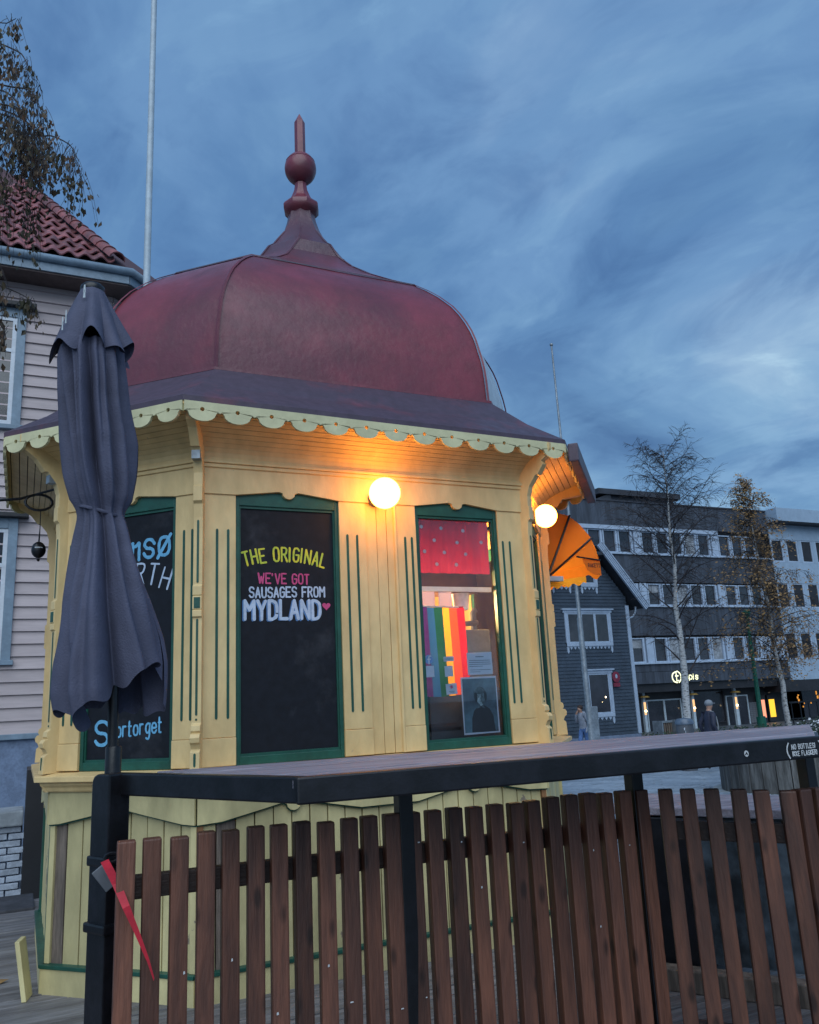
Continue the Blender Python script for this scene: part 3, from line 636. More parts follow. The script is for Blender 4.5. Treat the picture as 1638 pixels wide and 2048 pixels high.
for k, c in enumerate(cols):
    rows = []
    for jz in range(9):
        z = 2.03 - jz*.0705; sh = .006*jz/8*3; rows.append([F0.p(1.408 + .325*(k+i/6)/6 + sh + .02*jz/8*0, z - .004*math.sin(k), -.09 + .007*math.sin((k*6+i)*.42 + jz*.15)) for i in range(7)])
    m = MB(); m.grid(rows); part('stripe', m, cloth('flag_stripe_%d' % k, c, .45, rough=.75, var=.08, scale=5), flag, 60)
m = MB(); m.tube([F0.p(1.385, 2.035, -.09), F0.p(1.735, 2.028, -.09)], .006, 6); part('rod', m, WHITE, flag)
PAPER = mat('white_paper', (.55, .62, .72), .6, .03, 5)
def paper(name, label, cat, u, z, w, h, tilt=0.0, group=None, m=PAPER, o=-.052):
    t = thing(name, label, cat, F0.p(u, z, o), group); f2 = Fr(F0.p(u, z, 0), F0.u, F0.n)
    c, s_ = math.cos(tilt), math.sin(tilt); b = MB(); f2.poly(b, [(x*c-y*s_, x*s_+y*c) for x, y in ((-w/2, -h/2), (w/2, -h/2), (w/2, h/2), (-w/2, h/2))], o-.0015, o); part('sheet', b, m, t); return t, f2
t, f2 = paper('round_sticker', 'round blue social media sticker on the kiosk window', 'sticker', 1.44, 1.695, .001, .001)
m = MB(); f2.poly(m, [(.029*math.cos(k*math.pi/12), .029*math.sin(k*math.pi/12)) for k in range(24)], -.0535, -.051); part('disc', m, mat('sticker_blue', (.12, .30, .66), .45), t)
m = MB(); ribbon(m, lambda a, b: f2.p(a, b, -.0503), chaikin([(.012, .020), (.002, .020), (-.001, .010), (-.001, -.027)]), .0085); ribbon(m, lambda a, b: f2.p(a, b, -.0502), [(-.010, .001), (.010, .001)], .007); part('letter', m, WHITE, t)
t, f2 = paper('name_label', 'small white name label right of the round blue sticker', 'label', 1.581, 1.695, .074, .030, .03); printed('print', 'Instagram', f2, -.0, 0, .0165, -.0505, mat('print_dark', (.03, .06, .06), .6), t)
paper('white_card', 'blank white card below the round blue sticker', 'card', 1.439, 1.620, .068, .070, .02, 'white cards on the kiosk window')
paper('white_card', 'blank white card in the middle above the red star leaflet', 'card', 1.577, 1.618, .058, .066, .02, 'white cards on the kiosk window')
t, f2 = paper('leaflet', 'small white leaflet with a red star lowest of the window stickers', 'leaflet', 1.589, 1.508, .078, .066, .06)
m = MB(); ribs = [((0, .012+.0), (math.cos(a)*.011, .012+math.sin(a)*.011)) for a in [k*2*math.pi/5+.6 for k in range(5)]]
for a, b in ribs: ribbon(m, lambda x, y: f2.p(x, y, -.0503), [a, b], .006)
part('star', m, LETPINK, t); m = MB(); f2.box(m, -.02, .022, -.016, -.0135, -.0515, -.0505); f2.box(m, -.015, .018, -.0225, -.0205, -.0515, -.0505); part('print_line', m, MATS['print_dark'], t)
t, f2 = paper('notice_sheet', 'white printed notice sheet above the portrait in the kiosk window', 'notice', 1.806, 1.661, .185, .142, .015)
m = MB(); f2.box(m, -.03, .03, .040, .046, -.0515, -.0505)
for k, (a, b) in enumerate([(-.078, .075), (-.08, .078), (-.08, .08), (-.08, .02), (-.075, .078), (-.075, .0)]): f2.box(m, a, b, .018-k*.0125 - (.01 if k > 3 else 0), .0215-k*.0125 - (.01 if k > 3 else 0), -.0515, -.0505)
part('print_line', m, mat('print_grey', (.16, .20, .26), .6), t)
t, f2 = paper('portrait_photo', 'framed grey portrait photograph of a seated person in the window corner', 'photograph', 1.790, 1.400, .262, .356, .012)
def disc(cx_, cz, rx, rz, o, m, nm, n=24, a0=0, a1=2*math.pi):
    b = MB(); b.add([f2.p(cx_+rx*math.cos(a0+(a1-a0)*k/n), cz+rz*math.sin(a0+(a1-a0)*k/n), o) for k in range(n)], [tuple(range(n))]); part(nm, b, m, t)
m = MB(); f2.box(m, -.122, .122, -.168, .166, -.0515, -.0508); part('print', m, mat('photo_grey', (.09, .19, .24), .4, .25, 4, col2=(.03, .05, .075)), t)
PB = mat('photo_black', (.010, .012, .018), .4, .3, 6); PS = mat('photo_light', (.42, .56, .62), .4, .25, 22, col2=(.22, .32, .37))
b = MB(); b.add([f2.p(x, z, -.0503) for x, z in [(-.072, -.166), (-.066, -.08), (-.05, -.035), (-.015, -.005), (.03, -.004), (.065, -.025), (.09, -.07), (.10, -.166)]], [tuple(range(8))]); part('print_shape', b, PB, t)
disc(.0, .064, .046, .05, -.0502, PB, 'print_shape'); disc(.004, .045, .031, .042, -.0499, PS, 'print_shape'); disc(-.008, .088, .034, .022, -.0496, mat('photo_mid', (.12, .19, .23), .4, .3, 20), 'print_shape')
PM = MATS['photo_mid']
disc(.020, .042, .016, .038, -.0497, PM, 'print_shape'); disc(.006, .010, .013, .016, -.04985, PS, 'print_shape')
for q_ in (-.010, .016):
    disc(q_, .050, .006, .0034, -.0494, PB, 'print_shape', 10)
    b = MB(); b.add([f2.p(q_-.009, .0590, -.0493), f2.p(q_+.008, .0600, -.0493), f2.p(q_+.008, .0622, -.0493), f2.p(q_-.009, .0612, -.0493)], [(0, 1, 2, 3)]); part('print_shape', b, PB, t)
b = MB(); b.add([f2.p(.002, .050, -.0493), f2.p(.0075, .034, -.0493), f2.p(-.001, .034, -.0493)], [(0, 1, 2)]); part('print_shape', b, PM, t)
disc(.003, .024, .0085, .0026, -.0493, PB, 'print_shape', 10); disc(-.03, .05, .012, .030, -.0495, PB, 'print_shape'); disc(.04, .055, .010, .030, -.0494, PB, 'print_shape')
for q_ in (-.018, .022): b = MB(); b.add([f2.p(.002, -.012, -.0498), f2.p(q_, -.004, -.0498), f2.p(q_*1.5, -.022, -.0498)], [(0, 1, 2)]); part('print_shape', b, PM, t)
# kit seen dimly behind
kit = thing('coffee_machine', 'grey counter machine standing behind the kiosk window', 'machine', F0.p(1.85, 1.2, -.42))
m = MB(); F0.box(m, 1.73, 2.02, 1.512, 1.90, -.50, -.26); part('body', m, mat('blue_grey_enamel', (.12, .17, .21), .4), kit, bevel=.01)
m = MB(); m.tube([F0.p(1.74, 1.93, -.3), F0.p(1.95, 1.95, -.3)], .018, 8); m.tube([F0.p(1.93, 1.9, -.32), F0.p(1.93, 2.02, -.32), F0.p(1.95, 2.04, -.32)], .022, 8); part('handle', m, GREY, kit, 40)
cnt = thing('counter', 'dark counter inside the kiosk below the window', 'counter', F0.p(1.6, .18, -.35)); m = MB(); F0.box(m, 1.1, 1.49, .18, 1.47, -.55, -.2); F0.box(m, 1.50, 2.1, .18, 1.49, -.55, -.19); part('body', m, mat('cabinet_blue_grey', (.05, .062, .075), .4, .2, 3), cnt); m = MB(); F0.box(m, 1.05, 2.12, 1.491, 1.51, -.58, -.18); part('top', m, OLDWOOD, cnt)
eh = MB(); F0.box(eh, 1.2, 2.15, 2.20, 2.66, -.85, -.62); solo('dark_gap_box', eh, mat('gap_box_brown', (.075, .032, .018), .45, .2, 4), F0.p(1.67, 2.2, -.73), 'dark brown box added to darken the gap above the rail inside the kiosk', 'cabinet')  # added dark box, makes the gap between curtain and rail read dark
bl = thing('ceiling_bulb', 'small lit bulb hanging inside the kiosk', 'lamp', F0.p(1.7, 2.62, -1.1)); m = MB(); m.ball(F0.p(1.7, 2.14, -1.1), .03); part('glass_bulb', m, emis('inner_bulb', (1, .62, .25), 30), bl); m = MB(); m.tube([F0.p(1.7, 2.17, -1.1), F0.p(1.7, 2.9, -1.1)], .004, 5); part('flex', m, BLACK, bl)
pl = bpy.data.lights.new('inner_light', 'POINT'); pl.energy = 70; pl.color = (1, .55, .2); pl.shadow_soft_size = .05; po = bpy.data.objects.new('inner_light', pl); COL.objects.link(po); po.location = F0.p(1.62, 2.12, -.75)

pl2 = bpy.data.lights.new('hatch_light', 'POINT'); pl2.energy = 40; pl2.color = (1, .58, .2); pl2.shadow_soft_size = .06; po2 = bpy.data.objects.new('hatch_light', pl2); COL.objects.link(po2); po2.location = (2.55, 1.42, 2.45)
hb = thing('hatch_bulb', 'lit bulb inside the kiosk at the side hatch under the awning', 'lamp', (2.55, 1.42, 2.62)); m = MB(); m.ball((2.55, 1.42, 2.55), .03); part('glass_bulb', m, MATS['inner_bulb'], hb); m = MB(); m.tube([(2.55, 1.42, 2.58), (2.55, 1.42, 2.9)], .004, 5); part('flex', m, BLACK, hb)
# ---- awning on the far side
aw = thing('awning', 'orange dome awning with dark ribs over the side hatch of the kiosk', 'awning', (2.83, 1.4, 2.38))
y0, y1 = .93, 1.86; prof = [(2.90, 2.88), (3.0, 2.925), (3.12, 2.935), (3.26, 2.915), (3.37, 2.845), (3.47, 2.74), (3.515, 2.64), (3.54, 2.54)]
hinge = (2.99, 2.375)
m = MB(); m.grid([[V3((x, y0+(y1-y0)*k/6, z - .012*math.sin(math.pi*k/6))) for k in range(7)] for x, z in prof]); part('canopy', m, ORANGE, aw, 60)
for yy in (y0, y1):
    m = MB(); P = [V3((hinge[0], yy, hinge[1]))] + [V3((x, yy, z)) for x, z in prof[:6]]; P2 = P + [V3((3.30, yy, 2.565))]
    m.add(P2, [(0, i, i+1) for i in range(1, 6)] + [(0, 6, 7)]); m.add([V3((3.47, yy, 2.74)), V3((3.54, yy, 2.54)), V3((3.30, yy, 2.565))], [(0, 1, 2)]); part('side_panel', m, ORANGE, aw)
def wave(pts_a, pts_b, h, nseg, mt, nm):
    m_ = MB(); rows_ = [[], []]
    for k in range(nseg+1):
        p = V3(pts_a).lerp(V3(pts_b), k/nseg); rows_[0].append(p); rows_[1].append(p - V3((0, 0, h*(1+.22*math.sin(k/nseg*math.pi*8)))))
    m_.grid(rows_); return part(nm, m_, mt, aw)
wave((3.54, y0, 2.54), (3.54, y1, 2.54), .13, 48, ORANGE, 'front_valance'); wave((2.96, y1, 2.42), (3.54, y1, 2.54), .13, 24, LITCLOTH, 'side_valance'); wave((2.97, y0+.02, 2.345), (3.40, y0+.02, 2.40), .06, 24, LITCLOTH, 'side_valance')
m = MB(); avf = Fr((3.545, y0, 0), (0, 1, 0), (1, 0, 0)); letter(m, avf, 'RAKETTEN', .06, .88, 2.45, .055, .01, .002); part('lettering', m, mat('letter_brown', (.12, .04, .01), .6), aw)
m = MB(); asf = Fr((3.36, y0-.004, 0), (1, 0, 0), (0, -1, 0)); asf.poly(m, [(.0, 2.545), (.18, 2.535), (.185, 2.405), (.10, 2.415), (.04, 2.45)], 0, .003); part('side_flap', m, ORANGE, aw)
m = MB(); letter(m, asf, 'RAKETT', .055, .175, 2.475, .03, .006, .0045); part('lettering', m, MATS['letter_brown'], aw)
for a, b in ((hinge, (2.995, 2.85)), (hinge, (3.27, 2.915)), (hinge, (3.48, 2.73)), ((3.30, 2.56), (3.545, 2.535))):
    for yy in (y0-.012, y1+.012):
        m = MB(); m.tube([(a[0], yy, a[1]), (b[0], yy, b[1])], .010 if a is hinge else .007, 6); part('rib', m, BLACK, aw)
m = MB(); m.box((2.84, y0-.05, 2.345), (3.12, y0+.01, 2.385)); part('hinge_bracket', m, METALW, aw, bevel=.004)
m = MB(); m.box((2.835, .87, 2.40), (2.90, .915, 2.86)); part('post', m, BLACK, aw)

# ---- things hanging on the left corner
cab = MB(); c0 = V3((-.835, 1.3, 2.881)); lp = [V3((-2.6, 1.55, 2.98)), V3((-1.6, 1.42, 2.89)), V3((-1.15, 1.34, 2.88)), V3((-.95, 1.3, 2.90))] + [c0 + V3((.085*math.cos(a), .0, .055*math.sin(a))) for a in [math.pi*.6-k*.42 for k in range(16)]] + [V3((-.74, 1.1, 2.93))]
cab.tube(lp, .009, 6); solo('power_cable', cab, BLACK, (-.74, 1.1, 2.93), 'looped black cable running from the kiosk eave to the left', 'cable', smooth=60)
pen = thing('hanging_ornament', 'black oval ornament dangling on a thin cord left of the kiosk', 'ornament', (-.822, 1.3, 2.553))
m = MB(); m.ball((-.822, 1.3, 2.553), .046, 16, 10, (1, 1, 1.22)); m.tube([(-.822, 1.3, 2.49), (-.818, 1.3, 2.475)], [.012, .006], 6); part('body', m, BLACK, pen, 60)
m = MB(); m.tube([(-.822, 1.3, 2.60), (-.82, 1.3, 2.70), (-.822, 1.3, 2.83)], [.006, .0035, .003], 5); part('cord', m, BLACK, pen)
m = MB(); m.add([V3((-.822+.043*math.sin(a), 1.3-.047*math.cos(a), 2.563+dz)) for dz in (-.003, .003) for a in (-.6, -.2, .2, .6)], [(0, 1, 5, 4), (1, 2, 6, 5), (2, 3, 7, 6)]); part('white_mark', m, WHITE, pen)

# ================================================================== BAR COUNTER
FLp, FRp, BLp, BRp = V3((-.147, -2.261, 0)), V3((1.802, -2.42, 0)), V3((-.424, -1.489, 0)), V3((2.571, -1.752, 0))
PC = V3((-.572, -1.47, 0)); ZTB = 1.25
cnt = thing('bar_counter', 'long standing bar counter with grey plank top on black steel frame', 'counter', (.8, -1.95, 0))
for k in range(4):
    t0, t1 = k/4+.008, (k+1)/4-.008; m = MB(); P = [BLp.lerp(FLp, t0), BRp.lerp(FRp, t0), BRp.lerp(FRp, t1), BLp.lerp(FLp, t1)]
    P = [p + V3((0, 0, ZTB-.003-.0015*(k % 2))) for p in P]; Q = [p - V3((0, 0, .03)) for p in P]
    m.add(Q+P, [(0, 3, 2, 1), (4, 5, 6, 7), (0, 1, 5, 4), (1, 2, 6, 5), (2, 3, 7, 6), (3, 0, 4, 7)]); part('top_plank', m, TOPW, cnt, bevel=.004)
def beam(a, b, z0, z1, th, nm='beam', inset=0):
    u = (b-a).normalized(); n = V3((u.y, -u.x, 0)); m_ = MB(); m_.box((-inset, 0, z0), ((b-a).length+inset, th, z1), a, u, n); return part(nm, m_, BLACK, cnt, bevel=.006)
ff = (FRp-FLp).normalized(); fn = V3((ff.y, -ff.x, 0))
beam(FLp, FRp, 1.176, ZTB+.002, .03, 'front_beam')
beam(PC+V3((.02, -.03, 0)), FLp+fn*.028+ff*.02, 1.1765, ZTB+.001, -.04, 'end_beam')
beam(FRp+V3((0, .02, 0)), BRp, 1.18, ZTB-.04, .03, 'end_beam'); beam(BRp+V3((0, .03, 0)), BLp+V3((0, .03, 0)), 1.18, ZTB-.04, .03, 'back_beam')
# main post: square tube with a rounded top
eu = (FLp-PC).normalized(); en = V3((eu.y, -eu.x, 0)); m = MB(); w = .052
pr_ = [(-w, -.02), (w, -.02), (w, ZTB+.001), (-w+.03, ZTB+.001), (-w+.012, ZTB-.006), (-w+.003, ZTB-.018), (-w, ZTB-.035)]
m.prism(pr_, PC - en*w*.8, eu, V3((0, 0, 1)), en*w*1.6); part('post', m, BLACK, cnt, bevel=.006)
m = MB(); m.box((-.062, -.052, .742), (.062, .052, .775), PC, eu, en); part('clamp', m, BLACK, cnt, bevel=.008); m = MB(); m.box((-.058, -.050, .95), (.06, .05, .985), PC, eu, en); part('clamp', m, BLACK, cnt, bevel=.008)
for px, py in ((.395, -1.80), (1.392, -1.86), (2.285, -1.94)):
    m = MB(); m.box((px-.027, py-.027, -.02), (px+.027, py+.027, 1.18)); part('post', m, BLACK, cnt, bevel=.004)
bf = Fr(FLp + fn*.03, ff, fn); bl_ = (FRp-FLp).length
m = MB(); letter(m, bf, 'NO BOTTLES!', bl_-.155, bl_-.045, 1.213, .016, .003, .0016); letter(m, bf, 'IKKE FLASKER!', bl_-.155, bl_-.040, 1.190, .0155, .003, .0016)
for s_, x in ((-1, bl_-.168), (1, bl_-.026)):
    ribbon(m, lambda a, b: bf.p(a, b, .0016), chaikin([(x, 1.235), (x+s_*.009, 1.222), (x+s_*.010, 1.200), (x, 1.184)]), .005)
part('lettering', m, LETWHITE, cnt)
m = MB(); bf.poly(m, [(bl_-.36+.009*math.cos(k*math.pi/8), 1.212+.0105*math.sin(k*math.pi/8)) for k in range(16)], 0, .002); dc = part('badge', m, LETWHITE, cnt)
m = MB(); ribbon(m, lambda a, b: bf.p(a, b, .0026), [(bl_-.365, 1.209), (bl_-.36, 1.216), (bl_-.356, 1.208)], .004); part('badge_mark', m, BLACK, dc)

# ================================================================== SLAT FENCE
fen = thing('slat_fence', 'brown stained fence of upright wooden slats below the bar counter', 'fence', (.5, -1.8, 0))
def bez(a, b, n): return [a.lerp(b, k/(n-1)) for k in range(n)]
P0, P1, P2 = V3((-.546, -1.732, 0)), V3((1.401, -1.868, 0)), V3((1.733, -2.317, 0))
m = MB(); m.box((-.028, -.030, -.02), (.028, .018, 1.06)); sm = m.mesh('slat', SLAT, bevel=.006)
A1 = math.atan2(P1.y-P0.y, P1.x-P0.x); A2 = math.atan2(P2.y-P1.y, P2.x-P1.x)
npx = [0, .0, 0]
pos1 = [-.546+.0805*k for k in range(25)]
for k in range(25):
    t = k/24; p = P0.lerp(P1, t); o = link('slat', sm, fen, p - fen.location + V3((0, 0, random.uniform(-.006, .004)))); o.rotation_euler = (random.uniform(-.004, .004), random.uniform(-.006, .006), A1 + random.uniform(-.03, .03))
Q0 = V3((1.488, -1.93, 0))
for k in range(6):
    p = Q0.lerp(P2, k/5); o = link('slat', sm, fen, p - fen.location + V3((0, 0, random.uniform(-.006, .004)))); o.rotation_euler = (0, random.uniform(-.006, .006), A2 + random.uniform(-.03, .03) + .25)
for k in range(7):
    p = V3((1.775, -2.335, 0)) + V3((.072*k, -.012*k, 0)); o = link('slat', sm, fen, p - fen.location + V3((0, 0, random.uniform(-.006, .004)))); o.rotation_euler = (0, random.uniform(-.006, .006), A1 + random.uniform(-.03, .03))
def rail(a, b, z0, z1):
    u = (b-a).normalized(); n = V3((-u.y, u.x, 0)); m_ = MB(); m_.box((0, .020, z0), ((b-a).length, .062, z1), a, u, n); part('rail', m_, RAIL, fen, bevel=.004)
for z0, z1 in ((.875, .945), (.16, .23)):
    rail(P0+V3((.0, 0, 0)), P1, z0, z1); rail(V3((1.45, -1.93, 0)), P2+V3((.0, .0, 0)), z0-.01, z1-.01); rail(P2, P2+V3((.5, -.06, 0)), z0, z1)
rf = random.Random(8); m = MB()
for k in range(16):
    t = rf.random(); p = P0.lerp(P1, round(t*24)/24) + V3((rf.uniform(-.018, .018), -.0365, rf.uniform(.3, 1.03))); w_, h_ = rf.uniform(.002, .006), rf.uniform(.002, .005)
    m.add([p + V3((-w_, 0, -h_)), p + V3((w_, -.001, -h_*.6)), p + V3((w_*.7, -.001, h_)), p + V3((-w_*.8, 0, h_*.8))], [(0, 1, 2, 3)])
part('paint_fleck', m, LETWHITE, fen, stuff=True)
# red strap tied to the post and hooked through the fence
st = thing('red_strap', 'red webbing strap hanging from the black post across the slats', 'strap', (-.6, -1.53, .97))
m = MB(); path = [(V3((-.597, -1.600, .985)), .012), (V3((-.572, -1.735, .935)), .012), (V3((-.548, -1.800, .875)), .010), (V3((-.515, -1.803, .80)), .0065), (V3((-.480, -1.805, .715)), .003), (V3((-.462, -1.806, .66)), .0012)]
rows = [[p - V3((w, 0, .004)), p + V3((w, 0, .004))] for p, w in path]
m.grid(rows); part('webbing', m, mat('red_webbing', (.50, .012, .03), .6, .1, 20), st)
tg = thing('luggage_tag', 'dark grey tag dangling from the post beside the red strap', 'tag', (-.62, -1.53, .95))
m = MB(); m.box((-.045, -.004, -.085), (.0, .004, -.005), (-.60, -1.56, .975), V3((.8, 0, .6)), (0, 1, 0), V3((-.6, 0, .8))); part('tag_plate', m, GREY, tg, bevel=.003)
m = MB(); m.tube([V3((-.57+.022*math.cos(a_), -1.55, .985+.014*math.sin(a_))) for a_ in [k*.5 for k in range(14)]], .006, 6); part('ring', m, BLACK, tg, 60)

# ================================================================== CLOSED UMBRELLA
US, UN = V3((.9954, -.0958, 0)), V3((-.0958, -.9954, 0)); UB = V3((-.56, -1.42, 0))
um = thing('patio_umbrella', 'tall closed slate grey patio umbrella tied in the middle', 'umbrella', (-.563, -1.42, 1.24))
tab = [(3.124, -.138, .042), (2.976, -.138, .085), (2.854, -.132, .108), (2.822, -.135, .112), (2.641, -.118, .117), (2.481, -.096, .121), (2.343, -.085, .111), (2.246, -.076, .097), (2.215, -.075, .080), (2.189, -.075, .074), (2.16, -.070, .080), (2.131, -.068, .087), (2.055, -.064, .102), (1.868, -.05, .147), (1.724, -.038, .170), (1.635, -.034, .180), (1.529, -.028, .182), (1.421, -.012, .172)]
def lerp_tab(z):
    for a, b in zip(tab, tab[1:]):
        if a[0] >= z >= b[0]:
            t = (a[0]-z)/(a[0]-b[0]); return a[1]+(b[1]-a[1])*t, a[2]+(b[2]-a[2])*t
    return (tab[0][1:] if z > tab[0][0] else tab[-1][1:])
def upt(ang, z, k=1.0):
    c, r_ = lerp_tab(z); return UB + US*c + (US*math.cos(ang) + UN*math.sin(ang))*r_*k + V3((0, 0, z))
NA = 150; NZ = 70; rows = []
CRE = [(2.30, 2.45, .13, .34, .40), (1.72, 1.36, .11, .42, .62), (1.10, .80, .10, .26, .30), (2.85, 2.75, .14, .3, .5), (.45, .12, .15, .25, .30), (3.6, 3.5, .2, .3, .4), (4.4, 4.5, .2, .3, .5), (5.3, 5.2, .2, .3, .5), (5.9, 5.8, .15, .3, .4), (2.02, 1.98, .06, .16, .12), (1.42, 1.12, .06, .14, .16)]
NA = 220
for iz in range(NZ+1):
    f = iz/NZ; row = []
    for k in range(NA+1):
        ang = 2*math.pi*k/NA; fr_ = math.cos(ang)
        zb = 1.478 + .155*math.exp(-((ang-.52)/.62)**2) + .06*math.exp(-((ang-1.45)/.22)**2) - .055*math.exp(-((ang-2.45)/.5)**2) + .03*math.exp(-((ang-2.0)/.16)**2) - .03*math.exp(-((ang-5.6)/.5)**2) + .016*math.sin(ang*7+.6) + .01*math.sin(ang*15)
        z = 2.87 + (zb-2.87)*f
        tie = math.exp(-((z-2.195)/.10)**2); kk = 1.03
        for a0, a1, wd, d0, d1 in CRE:
            ac_ = a0 + (a1-a0)*f + .05*math.sin(7*f+a0*3); dl = (ang-ac_+math.pi) % (2*math.pi) - math.pi; ww = wd*(1+.8*f)
            dp = (d0+(d1-d0)*f)*(1-.35*tie)*(.35+.65*min(1, f/.12)); kk -= dp*math.exp(-(dl/ww)**2); kk += dp*.28*math.exp(-((abs(dl)-ww*2.1)/ww)**2)
        kk += .014*math.sin(13*ang+9*f)*(1-tie) + .10*noise.noise(V3((math.cos(ang)*1.7, math.sin(ang)*1.7, z*1.6))) + .05*noise.noise(V3((math.cos(ang)*5, math.sin(ang)*5, z*3.2+4)))
        row.append(upt(ang, z, kk) + US*(.006*math.sin(z*9+ang)))
    rows.append(row)
m = MB(); m.grid(rows); part('canopy', m, UMB, um, 75)
rows = []
for iz in range(26):
    f = iz/25; row = []
    for k in range(NA+1):
        ang = 2*math.pi*k/NA; zb = 2.845 + .03*math.sin(ang*5+.5) + .018*math.sin(ang*9); z = 3.118 + (zb-3.118)*f
        r_ = .042 + (.158-.042)*f**1.05; w = abs(math.sin((ang+.3*math.sin(ang))*4+.9)); r_ *= 1 - .30*f**1.5*(1-w)**1.4 + .05*f*math.cos(ang-.1)
        row.append(UB + US*(-.138) + (US*math.cos(ang)+UN*math.sin(ang))*r_ + V3((0, 0, z)))
    rows.append(row)
m = MB(); m.grid(rows); part('top_flap', m, UMB, um, 75)
m = MB(); m.lathe([(.02, 0), (.046, .0), (.048, .008), (.046, .02), (.036, .03), (.0, .032)], UB + US*(-.138) + V3((0, 0, 3.108)), 24); part('cap', m, BLACK, um, 40)
m = MB(); tp = []
for k in range(41):
    ang = 2*math.pi*k/40; z = 2.20 + .012*math.sin(ang+2.4); p = upt(ang, z, 1.0 + .05*0); c, r_ = lerp_tab(z); tp.append(UB + US*c + (US*math.cos(ang)+UN*math.sin(ang))*(r_*1.02) + V3((0, 0, z - .03*math.cos(ang)*1)))
m.tube(tp, .0065, 6); part('tie', m, UMB, um, 60)
m = MB(); m.tube([UB + US*(-.003) + V3((0, 0, 1.2)), UB + US*(-.012) + V3((0, 0, 1.6)), UB + US*(-.135) + V3((0, 0, 3.05))], [.019, .019, .016], 10); part('pole', m, BLACK, um, 40)
m = MB(); m.lathe([(.028, 1.20), (.028, 1.335), (.026, 1.34)], UB + US*(-.003), 14); part('sleeve', m, BLACK, um, 40)
wm = mat('dropping_white', (.55, .62, .66), .6)
m = MB()
for zz, wd, an in ((3.06, .010, 1.9), (2.93, .006, 2.25), (2.895, .006, 2.25)):
    f = (3.118-zz)/(.27); rr_ = .046+(.158-.042)*f**1.05
    for dz in (0, .022):
        p = UB + US*(-.138) + (US*math.cos(an)+UN*math.sin(an))*(rr_+.012) + V3((0, 0, zz+dz)); m.add([p - US*wd*.5 - V3((0, 0, .018)), p + US*wd*.4 - V3((0, 0, .016)), p + US*wd*.2 + V3((0, 0, .018)), p - US*wd*.3 + V3((0, 0, .015))], [(0, 1, 2, 3)])
part('bird_dropping', m, wm, um)

# ================================================================== behind the fence
tb = thing('terrace_table', 'grey topped terrace table with dark sides behind the slat fence', 'table', (2.45, -1.05, 0))
tX, tY = V3((.55, -.83, 0)).normalized(), V3((.83, .55, 0)).normalized(); tO = V3((2.06, -.86, 0))
for k in range(4):
    m = MB(); m.box((-.05, k*.15, .80), (.98, k*.15+.142, .84), tO, tX, tY); part('top_plank', m, TOPW, tb, bevel=.004)
m = MB(); m.box((0, .02, .0), (.36, .56, .79), tO, tX, tY); part('cabinet', m, BLACK, tb, bevel=.01)
m = MB(); m.box((.37, .04, .1), (.90, .07, .79), tO, tX, tY); part('side_panel', m, mat('clouded_panel', (.10, .13, .16), .35, .5, 3, col2=(.02, .025, .03)), tb)
for x in (.36, .9):
    for y_ in (.06, .5): m = MB(); m.box((x, y_, 0), (x+.05, y_+.05, .79), tO, tX, tY); part('leg', m, BLACK, tb)
m = MB(); m.box((-.1, -.12, .0), (1.1, -.02, .10), tO, tX, tY); solo('floor_beam', m, OLDWOOD, tO, 'old wooden beam lying in front of the terrace table', 'beam', bevel=.006)

# ================================================================== LEFT HOUSE
YL, XC = 8.87, .17
lh = thing('wooden_house', 'pale pink clapboard house with red tiled hip roof and blue grey trim', 'house', (-2, 10.5, -1))
HF = Fr((-6, YL, 0), (1, 0, 0), (0, -1, 0)); HC = Fr((XC, YL, 0), (.7071, .7071, 0), (.7071, -.7071, 0))
m = MB(); HF.box(m, 0, 6.17, -1.2, 1.24, -.3, .03); HC.box(m, 0, 3, -1.2, 1.24, -.3, .03); part('foundation', m, STONE, lh)
m = MB(); HF.box(m, 0, 6.17, 1.22, 8.6, -.3, -.02); HC.box(m, 0, 3, 1.22, 8.6, -.3, -.02); part('wall_core', m, CLAP, lh)
m = MB(); HF.box(m, 0, 6.19, 1.17, 1.25, -.02, .09); part('water_table', m, BLUETRIM, lh, bevel=.01)
def clapm(ln, fr):
    q_ = MB(); P = []
    for x in (0, ln): P += [fr.u*x + fr.n*(-.01), fr.u*x + fr.n*.046, fr.u*x + fr.n*.042 + V3((0, 0, .02)), fr.u*x + fr.n*.012 + V3((0, 0, .196)), fr.u*x + fr.n*(-.01) + V3((0, 0, .196))]
    q_.add(P, [(0, 1, 6, 5), (1, 2, 7, 6), (2, 3, 8, 7), (3, 4, 9, 8), (0, 4, 3, 2, 1), (5, 6, 7, 8, 9)]); return q_.mesh('clapboard', CLAP)
ma, mc = clapm(6.17, HF), clapm(2.6, HC); z = 1.25
while z < 8.35:
    link('clapboard', ma, lh, HF.O + V3((0, 0, z)) - lh.location); link('clapboard', mc, lh, HC.O + V3((0, 0, z)) - lh.location); z += .184
